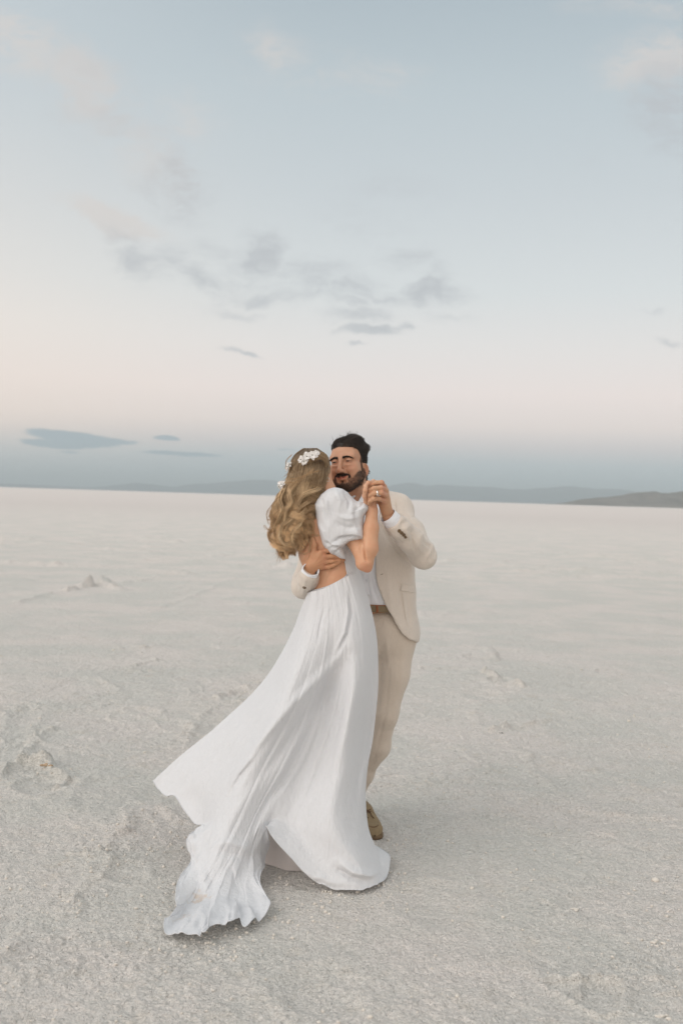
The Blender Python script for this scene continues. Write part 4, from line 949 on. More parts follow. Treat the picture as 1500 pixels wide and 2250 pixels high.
hl((0, .0935, -.0790), (.016, .005, .005), .010, 'sub')
# eyelids: a ball closed to a slit
EYE = [(s*.033, .0785, .008) for s in (-1, 1)]
for (x, y, z) in EYE:
    Fh.ell(H(x, y, z), .0135, HM, .004); sl, p = Fh.sub(H(x, y + .012, z) - .02, H(x, y + .012, z) + .02)
    q = (p - H(x, y + .013, z)) @ HM.T; d = np.linalg.norm(q / [.0125, .010, .0013], axis=-1); d = (d - 1) * .0028; Fh.put(sl, d, .0012, 'sub')
Fh_noear = None
# ears
for s in (-1, 1):
    c = (s*.0765, .006, -.029); Rz = Matrix.Rotation(s * math.radians(-46), 3, 'Z') @ Matrix.Rotation(math.radians(8), 3, 'X')
    hl(c, (.0050, .0165, .029), .006, R=np.array(Rz)); hl((s*.0792, .0090, -.025), (.0062, .0100, .018), .003, 'sub', R=np.array(Rz)); hl((s*.076, .020, -.031), (.004, .004, .007), .004); hl((s*.075, .015, -.055), (.005, .008, .009), .005)
# neck
Fh.chain([(H(0, -.02, -.06), .058), (W(787, 1085, 4.46), .056), (W(800, 1112, 4.47), .062), (W(806, 1130, 4.47), .075)], .025)
Fh.cone(H(.04, .0, -.06), W(795, 1112, 4.41), .016, .010, .02); Fh.ell(W(783, 1100, 4.40), (.012, .010, .016), k=.012)
V, Q, N = Fh.mesh(); L_ = loc(V); x, y, z = L_.T
c = colr(len(V), SK_M)
c = mixc(c, (.52, .22, .14), .35 * np.exp(-(((np.abs(x) - .045) / .02)**2 + ((z + .020) / .018)**2)) * (y > .03))
c = mixc(c, (.52, .23, .155), .35 * np.exp(-((x / .016)**2 + ((z + .03) / .012)**2)) * (y > .085))
c = mixc(c, (.30, .12, .075), .5 * np.exp(-(((np.abs(x) - .033) / .018)**2 + ((z - .006) / .009)**2)) * (y > .05))
lipu = np.exp(-(((z + .0588 - .0055 * (np.abs(x) / .026)**2) / .0032)**2)) * (np.abs(x) < .0275) * (y > .07); lipl = np.exp(-(((z + .0660 - .009 * (np.abs(x) / .026)**2) / .0038)**2)) * (np.abs(x) < .026) * (y > .07)
c = mixc(c, (.50, .16, .115), np.clip(lipu + lipl, 0, 1) * .85)
line = np.exp(-(((z + .0625 - .0085 * (np.abs(x) / .027)**2) / .0016)**2)) * (np.abs(x) < .027) * (y > .07); c = mixc(c, (.20, .055, .04), line * .6)
c = mixc(c, (.46, .19, .12), .35 * (np.abs(x) > .076))
# beard shadow
def beard_mask(x, y, z):
    up = herm([0, .010, .020, .030, .036, .046, .058, .070, .09], [-.0435, -.043, -.045, -.050, -.055, -.063, -.055, -.038, -.004], np.abs(x))
    lo = -.118 + .55 * np.clip(.06 - y, 0, .12)
    m = sstep(z, up + .004, up - .006) * (y > .010) * sstep(z, lo - .012, lo + .004)
    side = sstep(z, .03, .01) * (np.abs(x) > .060) * (y > .020) * (y < .036)        # sideburn
    m = np.maximum(m, side)
    mouth = (np.abs(x) < .030) & (z > -.0745 + .010 * (np.abs(x) / .028)**2) & (z < -.0565 + .005 * (np.abs(x) / .028)**2)
    under = (np.abs(x) < .028) & (np.abs(x) > .0045) & (z < -.067) & (z > -.088 + .008 * (np.abs(x) / .028))
    return m * (~mouth) * np.where(under, .04, 1.0) * (1 - .75 * np.exp(-(((z + .079) / .009)**2 + (x / .026)**2)) * (~((np.abs(x) < .005) & (z < -.074))))
bm_ = beard_mask(x, y, z); c = mixc(c, (.085, .052, .036), bm_ * np.where(z > -.062, .9, .42) * np.where(np.abs(x) > .035, .8, 1.0))
hairline = .074 + .010 * np.cos(np.clip(np.abs(x) / .05, 0, 1) * np.pi) - 1.5 * np.clip(np.abs(x) - .052, 0, .02)
# scalp mask in local frame: above the hairline in front, down behind the ears at the sides and back
fh_ = herm([-.12, -.03, .006, .030, .044, .07, .12], [-.100, -.075, -.030, .028, .056, .072, .076], y)
fh_ = np.where((np.abs(x) > .06) & (y > -.005) & (y < .024), np.maximum(fh_, .000), fh_)
fh_ = fh_ + .003 * vnoise(L_ * 260, 17) + .002 * vnoise(L_ * 120, 18)
scalp = sstep(z, fh_ - .004, fh_ + .006) * (z > -.10)
c = mixc(c, (.018, .012, .009), scalp)
heads = [(V, Q, c)]
scV, scN, scM, beM = V, N, scalp, bm_

# man: hands
Fm = Field(W(795, 1150, 3.97), W(866, 1050, 4.16) + [.01, 0, .01], .0022)
wm = W(853, 1131, 4.095)
Fm.cone(W(862, 1146, 4.10), wm, .030, .027, .01, ((0, 1, 0), .75))
for (p, r) in [((843, 1069, 4.055), .0125), ((847, 1078, 4.045), .013), ((847.5, 1089, 4.04), .0125), ((844, 1101, 4.045), .012)]: Fm.cone(W(850, 1122, 4.085), W(*p), .018, r, .010)
Fm.chain([(W(846, 1122, 4.09), .018), (W(838, 1108, 4.075), .014)], .012)
fing(Fm, [(843, 1069, 4.05), (838, 1060.5, 4.03), (826, 1061, 4.03), (816, 1066, 4.045), (812, 1074, 4.05)], .0105, .0085)
fing(Fm, [(847, 1077, 4.04), (837, 1072, 4.005), (822, 1073, 4.0), (813, 1078, 4.015), (810, 1086, 4.03)], .0108, .0088)
fing(Fm, [(848, 1089, 4.035), (838, 1083, 4.0), (823, 1083.5, 3.995), (813, 1088, 4.01), (810, 1096, 4.025)], .0108, .0085)
fing(Fm, [(845, 1101, 4.04), (834, 1095.5, 4.01), (821, 1096, 4.0), (813, 1101, 4.01), (810.5, 1107, 4.025)], .0098, .0078)
fing(Fm, [(843, 1112, 4.09), (828, 1098, 4.10), (815, 1086, 4.10), (806, 1078, 4.085)], .012, .0095)
V, Q, N = Fm.mesh(); pxx, pyy = PX(V)
for pl in ([(846, 1082.5), (834, 1077.5), (818, 1078.5)], [(847, 1095), (834, 1089.5), (818, 1090)], [(843, 1071.5), (834, 1066.5), (820, 1067)]): V = crease(V, N, pl, -.0022, 1.1)
c = colr(len(V), (.56, .325, .20)); c = mixc(c, (.56, .25, .17), .5 * np.exp(-((pxx - 843) / 6)**2) * sstep(pyy, 1112, 1105))
nail = np.zeros(len(V)); heads.append((V, Q, c))
# his right hand spread on her bare back
Fr = Field(W(655, 1275, 3.96), W(770, 1165, 4.16), .0022)
def back_y(px, py): 
    p = hit(Fw, px, py); return p[1] if p is not None else 4.09
wr_ = (682, 1250)
by_ = lambda px, py, o_: (px, py, back_y(px, py) - o_)
Fr.cone(W(670, 1272, 4.10), W(682, 1246, back_y(690, 1250) - .022), .030, .0275, .012, ((0, 1, 0), .72))
for (p, r) in [((705, 1214), .0118), ((713, 1223), .0125), ((715, 1234), .0122), ((708, 1246), .0115)]:
    Fr.cone(W(684, 1243, back_y(688, 1243) - .022), W(*by_(*p, .014)), .022, r, .012)
fing(Fr, [by_(705, 1214, .014), by_(719, 1210, .011), by_(733, 1212, .008), by_(743, 1216, .006)], .0102, .0080)
fing(Fr, [by_(713, 1224, .014), by_(729, 1222, .013), by_(742, 1223, .009), by_(752, 1226, .006)], .0105, .0082)
fing(Fr, [by_(715, 1235, .014), by_(731, 1233.5, .013), by_(745, 1231.5, .009), by_(754, 1231, .006)], .0102, .0080)
fing(Fr, [by_(708, 1247, .012), by_(722, 1246, .012), by_(735, 1241, .010), by_(745, 1236, .008)], .0095, .0075)
Fr.chain([(W(*by_(684, 1236, .018)), .019), (W(*by_(689, 1214, .012)), .0145), (W(*by_(690.5, 1198, .010)), .0112), (W(*by_(688, 1184, .007)), .0085)], .008)
Fr.cone(W(*by_(690, 1222, .014)), W(*by_(703, 1218, .012)), .012, .010, .012)
V, Q, N = Fr.mesh(); pxx, pyy = PX(V)
for pl in ([(718, 1217), (732, 1217), (742, 1219)], [(722, 1229), (736, 1228), (748, 1228)], [(718, 1241), (730, 1239), (742, 1235)]): V = crease(V, N, pl, -.003, 1.2)
for pl in ([(690, 1238), (702, 1222)], [(692, 1240), (708, 1230)], [(694, 1243), (708, 1238)]): V = crease(V, N, pl, .0014, 1.2)
c = colr(len(V), (.50, .265, .15)); c = mixc(c, (.46, .20, .12), .5 * np.exp(-((pxx - 712) / 6)**2)); heads.append((V, Q, c))
# body under the suit
def torso_m(fl, infl=0.0):
    fl.ell(W(838, 1390, 4.43), np.array([.148, .112, .125]) + infl, k=.03)
    fl.ell(W(830, 1310, 4.425), np.array([.140, .105, .15]) + infl, k=.04)
    fl.ell(W(820, 1200, 4.44), np.array([.155, .118, .17]) + infl, k=.05)
    fl.ell(W(812, 1150, 4.45), np.array([.165, .105, .10]) + infl, k=.04)
    fl.cone(W(742, 1124, 4.46), W(876, 1124, 4.46), .052 + infl, .050 + infl, .03)
    fl.cone(W(800, 1100, 4.48), W(868, 1113, 4.465), .040 + infl, .038 + infl, .03)
    return fl
Ft = torso_m(Field([-.45, 4.1, 0.0], [.45, 4.8, 1.52], .008), -.014)
ARM_L = [W(876, 1124, 4.46), W(928, 1218, 4.262), W(853, 1134, 4.10)]
ARM_R = [W(740, 1125, 4.46), W(671, 1282, 4.30), W(680, 1256, 4.08)]
for A in (ARM_L, ARM_R): Ft.chain([(A[0], .045), (A[1], .034), (A[2], .025)], .01)
LEGL = [W(866, 1400, 4.44), W(838, 1565, 4.41), W(774, 1752, 4.57)]; LEGR = [W(805, 1400, 4.46), W(775, 1575, 4.50), np.array([*W(742, 1750, 4.66)[:2], .10])]
for A in (LEGL, LEGR): Ft.chain([(A[0], .062), (A[1], .040), (A[2], .034)], .02)
V, Q, N = Ft.mesh(1); heads.append((V, Q, colr(len(V), SK_M)))
Vj, Qj, cj = join(heads); make_mesh('body', Vj, Qj, M_skin, MAN, cols=cj)
for (x_, y_, z_) in EYE:
    import bmesh
    bm = bmesh.new(); bmesh.ops.create_uvsphere(bm, u_segments=20, v_segments=14, radius=.0120); vv = np.array([p.co[:] for p in bm.verts]); ff = [[q.index for q in f.verts] for f in bm.faces]; bm.free()
    e_ = make_mesh('eye', vv + H(x_, y_ + .0005, z_), [np.array([f for f in ff if len(f) == 4]), np.array([f for f in ff if len(f) == 3])], M_eye, MAN)
    a = np.linspace(0, 6.283, 24, endpoint=False); gz_ = nrm(np.array([-.16, 1, .02]) @ HM); u1 = nrm(np.cross(gz_, [0, 0, 1])); u2 = np.cross(gz_, u1); c_ = H(x_, y_ + .0005, z_)
    rr_ = np.array([0.0001, .002, .0050, .0076]); vv = np.concatenate([c_ + gz_ * math.sqrt(.01235**2 - r*r) + r * (np.cos(a)[:, None] * u1 + np.sin(a)[:, None] * u2) for r in rr_])
    ir = make_mesh('iris', vv, grid_quads(4, 24), M_iris, e_); ir.matrix_parent_inverse = Matrix.Identity(4)
# brows
def tufts(P0, D, L, bend, r, col, k=7, jit=.0):
    u = np.linspace(0, 1, k)[None, :, None]; P = P0[:, None] + D[:, None] * L[:, None, None] * u + bend[:, None] * u ** 2
    rr_ = r * (1 - .6 * u[..., 0] ** 2) * np.ones((len(P0), k)); return strands('t', P, rr_, np.ones((1, k, 1)) * col[:, None], None, None)
mr = np.random.default_rng(3)
n = 900; s = mr.choice([-1, 1], n); u = mr.random(n); bx_ = s * (.010 + .043 * u); bz_ = .0225 + .0080 * np.sin(np.pi * np.clip(u * .85 + .1, 0, 1)) - .004 * u + mr.normal(0, .0023, n) * (1 - .5 * u)
P0 = np.array([H(a, .12, b) for a, b in zip(bx_, bz_)])
for _ in range(60):
    f = Fh.sample(P0); P0 = P0 - np.clip(f, -.004, .004)[:, None] * Yl * 1.0
D = (np.stack([s * .9, 0 * s + .25, .25 - .5 * u], 1)) @ HM
v, q, cl = tufts(P0, nrm(D), mr.uniform(.005, .009, n), 0 * P0, .00055, np.tile((.030, .019, .014), (n, 1)), 5)
make_mesh('eyebrows', v, q, M_dark, MAN, cols=cl)
for s in (-1, 1):
    ux = np.linspace(-1, 1, 26); q0 = np.array([H(s * .033 + .0135 * a, .13, .0082 + .0034 * (1 - a * a) - .0010 * a * s) for a in ux])
    for _ in range(90): q0 = q0 - np.clip(Fh.sample(q0), -.003, .003)[:, None] * Yl
    v, q = tube(q0 + Yl * .0002, .0010 * (1.15 - ux**2) ** .5, 6); make_mesh('eyelashes', v, q, M_dark, MAN, cols=np.tile((.02, .012, .009), (len(v), 1)))

# beard and moustache
ls_ = loc(scV); wb = beM * (ls_[:, 1] > -.02) * np.where((ls_[:, 2] > -.064) & (np.abs(ls_[:, 0]) < .034), 4.5, np.where(np.abs(ls_[:, 0]) > .032, .6, 1.0)); sel = mr.choice(len(scV), 7500, p=wb / wb.sum())
P0, N0 = scV[sel] + mr.normal(0, .0009, (7500, 3)), scN[sel]; l0 = loc(P0)
must = (l0[:, 2] > -.062) & (np.abs(l0[:, 0]) < .036) & (l0[:, 1] > .07)
Dl = np.where(must[:, None], np.stack([np.sign(l0[:, 0]) * .85, .15 + 0 * l0[:, 0], -.45 + 0 * l0[:, 0]], 1), np.stack([l0[:, 0] * 2, .25 + 0 * l0[:, 0], -.85 + 0 * l0[:, 0]], 1)) @ HM
D = nrm(N0 * .45 + Dl * .95 + mr.normal(0, .22, (7500, 3))); Lb = np.where(must, .0044, .0030 + .003 * sstep(l0[:, 2], -.06, -.10)) * mr.uniform(.6, 1.2, 7500)
cb = np.where(must[:, None], 1.0, 1.5) * np.array((.032, .021, .015)) * mr.uniform(.5, 1.9, (7500, 1)) + np.array((.03, .014, .006)) * (mr.random((7500, 1)) > .7)
v, q, cl = tufts(P0, D, Lb, np.zeros_like(P0) + [0, 0, -.001], .0005, cb, 5); make_mesh('beard', v, q, M_dark, MAN, cols=cl)
# volume under the strands
P1, q1, n1 = scV, heads[0][1], scN; l1 = loc(P1); okv = scM > .5; qk = q1[okv[q1].all(1)]
tap = sstep(l1[:, 2] - herm([-.12, -.03, .006, .030, .044, .07, .12], [-.100, -.075, -.030, .028, .056, .072, .076], l1[:, 1]), 0, .034)
thk = (.0008 + (.0055 + .005 * vnoise(l1 * 45, 14)) * sstep(l1[:, 2], .04, .09) + .010 * sstep(l1[:, 1], .0, .05) * sstep(l1[:, 2], .06, .08)) * tap
ed = sstep(scM, .5, 1); P1 = scV + n1 * (thk * ed)[:, None] + .002 * n1 * vnoise(l1 * 120, 15)[:, None]
# hair: short sides, tousled longer top
wgt = scM * np.where(loc(scV)[:, 2] > .05, 1.6, 1.0); nh = 13000
sel = mr.choice(len(scV), nh, p=wgt / wgt.sum()); P0, N0 = P1[sel] + mr.normal(0, .0010, (nh, 3)) - .001 * scN[sel], scN[sel]; l0 = loc(P0)
topw = sstep(l0[:, 2], .040, .085) * sstep(l0[:, 1], -.07, .0)
fl_ = np.stack([.30 + .55 * vnoise(l0 * 34, 5), -.12 + .5 * vnoise(l0 * 30, 6), .35 + .6 * vnoise(l0 * 34, 7)], 1)
frl = (l0[:, 1] > .055)
sd_ = np.stack([np.sign(l0[:, 0]) * .05, -.35 + 0 * l0[:, 0], -.80 + 0 * l0[:, 0]], 1)
Dl = (fl_ * topw[:, None] + sd_ * (1 - topw[:, None])) @ HM
D = nrm(N0 * (.16 + .26 * topw)[:, None] + Dl * .9 + mr.normal(0, .07, (nh, 3))); Lh = (.0045 + .0150 * topw * sstep(l0[:, 1], -.09, -.03)) * mr.uniform(.65, 1.05, nh)
bend = (np.stack([.010 + .008 * vnoise(l0 * 40, 8), -.012 + 0 * l0[:, 0], -.004 + .012 * vnoise(l0 * 40, 9)], 1) @ HM) * (.3 + topw)[:, None] * 1.1
chh = np.array((.024, .016, .012)) * (mr.uniform(.3, 2.6, (nh, 1)) * (1 + .8 * vnoise(l0 * 90, 21))[:, None])
hp_ = [tufts(P0, D, Lh, bend, .00075, chh, 8)]
used = np.unique(qk); rm = np.full(len(P1), -1); rm[used] = np.arange(len(used)); hp_.append((P1[used], rm[qk], np.tile((.010, .0075, .0065), (len(used), 1))))
# tall wind-lifted tufts on the crown and a few strays
for (lx, ly, lz, dx_, dy_, dz_, L0, cnt) in [(.016, .02, .113, -.1, 0, 1, .034, 130), (.028, .015, .110, .0, -.1, 1, .036, 120), (.045, -.01, .094, .7, -.1, .5, .014, 110), (-.02, .055, .100, -.35, .5, .8, .026, 190), (-.04, .045, .092, -.5, .4, .7, .024, 150), (.0, .05, .104, .1, .3, .8, .020, 160), (-.045, .03, .088, -.6, .3, .5, .018, 120)]:
    b0 = np.array([lx, ly, lz]) + mr.normal(0, .010, (cnt, 3)); p0 = np.array([H(*k) for k in b0]); d0 = nrm(np.array([dx_, dy_, dz_]) + mr.normal(0, .28, (cnt, 3))) @ HM
    bd = (np.tile([.012, -.004, -.008], (cnt, 1)) * mr.uniform(.3, 1.4, (cnt, 1))) @ HM; hp_.append(tufts(p0 - d0 * .012, d0, np.full(cnt, L0) * mr.uniform(.6, 1.1, cnt), bd, .00065, np.tile((.02, .013, .01), (cnt, 1)), 8))
v, q, cl = join(hp_); make_mesh('hair', v, q, M_dark, MAN, cols=cl)

# ------------------------------------------------------------------ man: clothes
def mpart(name, V, Q, mat, parent=None, label=None):
    o_ = make_mesh(name, V, Q, mat, parent or MAN)
    if parent is not None: o_.matrix_parent_inverse = Matrix.Identity(4)
    if label: o_['label'] = label
    return o_
# trousers
Fp = Field(W(690, 1790, 4.25) - [0, 0, .0], W(925, 1325, 4.72), .006)
Fp.ell(W(838, 1388, 4.43), np.array([.152, .118, .135]), k=.03)
Fp.chain([(W(869, 1400, 4.44), .092), (W(858, 1480, 4.42), .080), (W(841, 1565, 4.41), .066), (W(827, 1640, 4.45), .057), (W(794, 1700, 4.51), .050), (W(768, 1760, 4.57), .052)], .03)
Fp.chain([(W(805, 1400, 4.46), .088), (LEGR[1], .068), (LEGR[2] + [0, 0, .02], .050)], .03)
P = Fp.pts(); Fp.F = np.maximum(Fp.F, P[..., 2] - W(835, 1338, 4.4)[2]); del P
V, Q, N = Fp.mesh(1); V = relax(V, Q, 2)
for pl, d_, w_ in [([(848, 1400), (852, 1440), (857, 1475)], .006, 5), ([(835, 1425), (833, 1500), (828, 1560)], -.010, 6), ([(888, 1420), (880, 1500), (862, 1580)], .004, 6), ([(870, 1540), (850, 1552), (832, 1556)], -.004, 7), ([(860, 1600), (842, 1612), (825, 1630)], -.004, 6), ([(840, 1660), (826, 1664), (812, 1676)], -.005, 5), ([(834, 1640), (820, 1654), (808, 1668)], .004, 4), ([(825, 1690), (812, 1700), (806, 1702)], -.004, 4),
                   ([(858, 1440), (848, 1560), (815, 1700)], -.004, 2.5)]: V = crease(V, N, pl, d_, w_)
V += N * (.0022 * fbm(V * [22, 22, 9], 2, 31))[:, None]
TR = mpart('trousers', V, Q, M_trs)
# shirt
Fsh = Field(W(700, 1350, 4.2), W(910, 1075, 4.68) + [0, 0, .02], .0045); torso_m(Fsh, .006)
Fsh.cone(W(799, 1115, 4.47), W(791, 1092, 4.455), .068, .062, .012)
P = Fsh.pts(); Fsh.F = np.maximum(Fsh.F, -(P - W(830, 1334, 4.4))[..., 2])
bx, by = PX(P); vneck = polysdf(bx, by, [(760, 1060), (779, 1083), (797, 1117), (808, 1100), (812, 1060)]) / 500
Fsh.F = np.maximum(Fsh.F, np.where(P[..., 1] < 4.44, -vneck, -.05)); Fsh.F = np.maximum(Fsh.F, P[..., 2] - H(0, 0, -.105)[2] - .010); del P
V, Q, N = Fsh.mesh(1); V = relax(V, Q, 1); V += N * (.0025 * fbm(V * [25, 10, 14], 3, 44))[:, None]
V = crease(V, N, [(806, 1262), (811, 1300), (814, 1330)], -.004, 1.5); V = crease(V, N, [(815, 1265), (822, 1300), (834, 1325)], -.006, 3)
V = crease(V, N, [(797, 1262), (803, 1300), (808, 1330)], .004, 4)
SHIRT = mpart('shirt', V, Q, M_shirt)
# collar leaf by the held hands
cl = np.array([[(787, 1101, 4.355), (793, 1091, 4.37), (799, 1078, 4.385)], [(799, 1109, 4.35), (802, 1098, 4.36), (804, 1080, 4.375)], [(813, 1113, 4.36), (812, 1100, 4.37), (810, 1085, 4.385)]])
cg = W(cl[..., 0], cl[..., 1], cl[..., 2]); uu = np.linspace(0, 2, 14); cg = herm([0, 1, 2], cg.reshape(3, -1), uu).reshape(14, 3, 3).transpose(1, 0, 2); cg = herm([0, 1, 2], cg.reshape(3, -1), uu).reshape(14, 14, 3)
o_ = mpart('collar', cg.reshape(-1, 3), grid_quads(14, 14), M_shirt, SHIRT); md_ = o_.modifiers.new('thick', 'SOLIDIFY'); md_.thickness = .003
for (bx_, by_2) in ((806, 1275), (811, 1308)):
    p = hit(Fsh, bx_, by_2, 4.2, 4.6)
    if p is not None:
        v, q = tube([p - [0, .004, 0], p - [0, .0015, 0]], [.0045, .0048], 12); mpart('shirt_button', np.concatenate([v, [v[:12].mean(0)]]), [q, np.array([[24, (i + 1) % 12, i] for i in range(12)])], M_shirt, SHIRT)
# belt
Fbt = Field(W(740, 1352, 4.25), W(925, 1322, 4.6) + [0, 0, .01], .003); torso_m(Fbt, .011); P = Fbt.pts()
b0 = W(830, 1338.5, 4.3); slab = np.abs((P - b0)[..., 2]) - .0165; Fbt.F = np.maximum(Fbt.F, slab); del P
V, Q, N = Fbt.mesh(1); BELT = mpart('belt', V, Q, M_belt)
def on(F, px, py, off=.002, y0=3.9, y1=4.7):
    p = hit(F, px, py, y0, y1); return None if p is None else p - [0, off, 0]
def strip(F, pts, wpx, off, n=14, m=5, th=.002):
    """a band laid on a garment along a line, real thickness"""
    pts = np.array(pts, float); c_ = herm(np.arange(len(pts)), pts, np.linspace(0, len(pts) - 1, n)); tg = nrm(np.gradient(c_, axis=0)); no = np.stack([-tg[:, 1], tg[:, 0]], 1)
    out = np.zeros((n, m, 3)); last = None
    for i in range(n):
        for j, s in enumerate(np.linspace(-1, 1, m)):
            q = c_[i] + no[i] * s * wpx; p = on(F, q[0], q[1], off); p = last if p is None else p; last = p; out[i, j] = p if p is not None else W(*q, 4.3)
    return out.reshape(-1, 3), grid_quads(n, m)
v, q = strip(Fbt, [(827, 1327), (828.5, 1339), (829, 1350)], 2.4, .003); o_ = mpart('belt_loop', v, q, M_leather, BELT); o_.modifiers.new('thick', 'SOLIDIFY').thickness = .003
v, q = strip(Fbt, [(808, 1328), (830, 1329), (850, 1331)], .9, .003); o_ = mpart('belt_trim', v, q, M_leather, BELT); o_.modifiers.new('thick', 'SOLIDIFY').thickness = .002

# jacket
Fj = Field(W(628, 1440, 3.99), W(985, 1070, 4.72) + [.02, 0, .02], .0042)
Fj.ell(W(842, 1388, 4.44), np.array([.152, .134, .17]), k=.03); torso_m(Fj, .020)
Fj.cone(W(878, 1245, 4.42), W(872, 1360, 4.43), .066, .074, .04)
Fj.cone(W(740, 1100, 4.49), W(800, 1092, 4.50), .045, .058, .02)
Fj.cone(W(836, 1104, 4.485), W(872, 1114, 4.46), .048, .052, .03)
P = Fj.pts(); bx, by = PX(P)
openr = polysdf(bx, by, [(640, 1075), (690, 1000), (835, 1000), (838, 1088), (833, 1140), (826, 1200), (825, 1262), (829, 1284), (836, 1304), (846, 1329), (853, 1341), (860, 1351), (869, 1371), (883, 1392), (899, 1405.5), (914, 1411), (930, 1450), (640, 1450)]) / 500
neckhole = np.linalg.norm((P - W(797, 1092, 4.47)) * [1, 1, .35], axis=-1) - .066
hemz = (W(880, 1411, 4.4)[2] + .03 * sstep(P[..., 1], 4.38, 4.5) * 0) - P[..., 2]
Fj.F = np.maximum(Fj.F, np.where(P[..., 1] < 4.42, -openr, -.05)); Fj.F = np.maximum(Fj.F, -neckhole); Fj.F = np.maximum(Fj.F, hemz)
# hollow it: cloth 8 mm thick
core = torso_m(Field(W(628, 1440, 3.99), W(985, 1070, 4.72) + [.02, 0, .02], .0042), .011); core.ell(W(842, 1388, 4.44), np.array([.144, .126, .17]), k=.03); core.cone(W(878, 1245, 4.42), W(872, 1380, 4.43), .057, .065, .04)
Fj.F = np.maximum(Fj.F, -core.F); del core, P
# sleeves
sL = Field(Fj.lo, Fj.lo + Fj.h * (Fj.n - 1), Fj.h); sL.n = Fj.n.copy(); sL.F = np.full(Fj.n, .08, np.float32)
sL.chain([(W(872, 1124, 4.46), .060), (W(900, 1168, 4.37), .059), (W(925, 1215, 4.265), .054)], .03)
sL.chain([(W(927, 1218, 4.26), .055), (W(900, 1185, 4.18), .050), (W(874, 1158, 4.125), .0445), (W(863, 1146, 4.108), .0415)], .03)
sL.ell(W(934, 1226, 4.25), (.046, .05, .048), k=.02)
sR = Field(Fj.lo, Fj.lo + Fj.h * (Fj.n - 1), Fj.h); sR.n = Fj.n.copy(); sR.F = np.full(Fj.n, .08, np.float32)
sR.chain([(W(740, 1125, 4.46), .066), (W(690, 1215, 4.41), .060), (W(672, 1280, 4.33), .056), (W(668, 1288, 4.24), .054)], .03); sR.chain([(W(668, 1287, 4.24), .052), (W(677, 1272, 4.13), .044), (W(680, 1262, 4.09), .040)], .02)
P = Fj.pts()
cutL = (P - W(862, 1145, 4.105)) @ nrm(W(862, 1145, 4.105) - W(900, 1187, 4.18)); cutR = (P - W(683, 1258, 4.085)) @ nrm(np.array([.5, -.45, .75])); del P
sL.F = np.maximum(sL.F, cutL); sR.F = np.maximum(sR.F, cutR)
for s_ in (sL, sR):
    h = np.clip(.5 + .5 * (s_.F - Fj.F) / .018, 0, 1); Fj.F = (s_.F + (Fj.F - s_.F) * h - .018 * h * (1 - h)).astype(np.float32)
V, Q, N = Fj.mesh(2); V = relax(V, Q, 1, .4); N = vnorm(V, Q)
for pl, d_, w_ in [([(905, 1152), (890, 1162), (899, 1185), (903, 1205)], .006, 4.5), ([(898, 1142), (884, 1150), (882, 1160)], -.006, 5), ([(912, 1160), (902, 1172), (908, 1196), (912, 1214)], -.006, 4),
                   ([(928, 1190), (945, 1200), (950, 1222)], -.006, 3.5), ([(950, 1196), (944, 1212), (936, 1228)], .007, 4), ([(956, 1205), (953, 1225)], -.005, 2.5), ([(930, 1170), (920, 1185), (925, 1210)], .004, 6), ([(905, 1130), (925, 1145)], -.004, 5), ([(880, 1130), (898, 1136), (918, 1136)], -.004, 4),
                   ([(840, 1160), (862, 1195), (895, 1236)], -.008, 5), ([(905, 1240), (900, 1260), (904, 1282)], .004, 6), ([(850, 1230), (852, 1290), (862, 1350)], .003, 8), ([(895, 1310), (898, 1350), (903, 1395)], -.004, 5), ([(875, 1270), (880, 1330), (884, 1380)], -.003, 6),
                   ([(652, 1262), (650, 1280), (655, 1300)], -.004, 4), ([(672, 1270), (668, 1290), (664, 1310)], .003, 4), ([(846, 1103), (860, 1110), (870, 1112)], -.002, 5), ([(893, 1172), (912, 1190), (925, 1215)], .004, 5)]:
    V = crease(V, N, pl, d_ * 1.15, w_ * .8)
V += N * (.0009 * fbm(V * 20, 3, 55) + .0004 * vnoise(V * 70, 56))[:, None]
JK = mpart('jacket', V, Q, M_suit)
# welt pocket, seams, buttons
v, q = strip(Fj, [(881, 1290), (897, 1293), (912, 1295)], 8.0, .0035, 16, 8); o_ = mpart('pocket_flap', v, q, M_suit, JK); o_.modifiers.new('thick', 'SOLIDIFY').thickness = .0035
def seam(pts, F=Fj, off=.0005, r=.0011, mat=None):
    pts = np.array(pts, float); c_ = herm(np.arange(len(pts)), pts, np.linspace(0, len(pts) - 1, 26)); P = [on(F, a, b, off) for a, b in c_]; P = np.array([p for p in P if p is not None])
    if len(P) > 3: v, q = tube(P, r, 5); mpart('seam', v, q, mat or M_trs, JK)
seam([(869, 1100), (870.5, 1120), (869, 1136)]); seam([(856, 1160), (870, 1176), (884, 1192)], r=.0013); seam([(883, 1303), (888, 1345), (900, 1395)], r=.0009)
seam([(829, 1262), (833, 1284), (840, 1303), (850, 1328), (863, 1351), (873, 1370), (887, 1390), (901, 1402)], off=.0002, r=.0012)
seam([(835, 1263), (842, 1261)], r=.0016, mat=M_belt); seam([(850, 1312), (857, 1309)], r=.0016, mat=M_belt)
def button(p, n, r, parent, mat=M_button):
    n = nrm(np.array(n, float)); u1 = nrm(np.cross(n, [0, .3, 1])); u2 = np.cross(n, u1); a = np.linspace(0, 6.283, 20, endpoint=False); prof = [(1e-4, .0012), (.45 * r, .0012), (.62 * r, .0024), (.85 * r, .0028), (r, .0018), (r, -.001)]
    v = np.concatenate([p + n * h_ + rr_ * (np.cos(a)[:, None] * u1 + np.sin(a)[:, None] * u2) for rr_, h_ in prof]); i = np.arange(120).reshape(6, 20)
    q = np.stack([i[:-1], i[1:], np.roll(i, -1, 1)[1:], np.roll(i, -1, 1)[:-1]], -1).reshape(-1, 4); o_ = mpart('button', v, q, mat, parent)
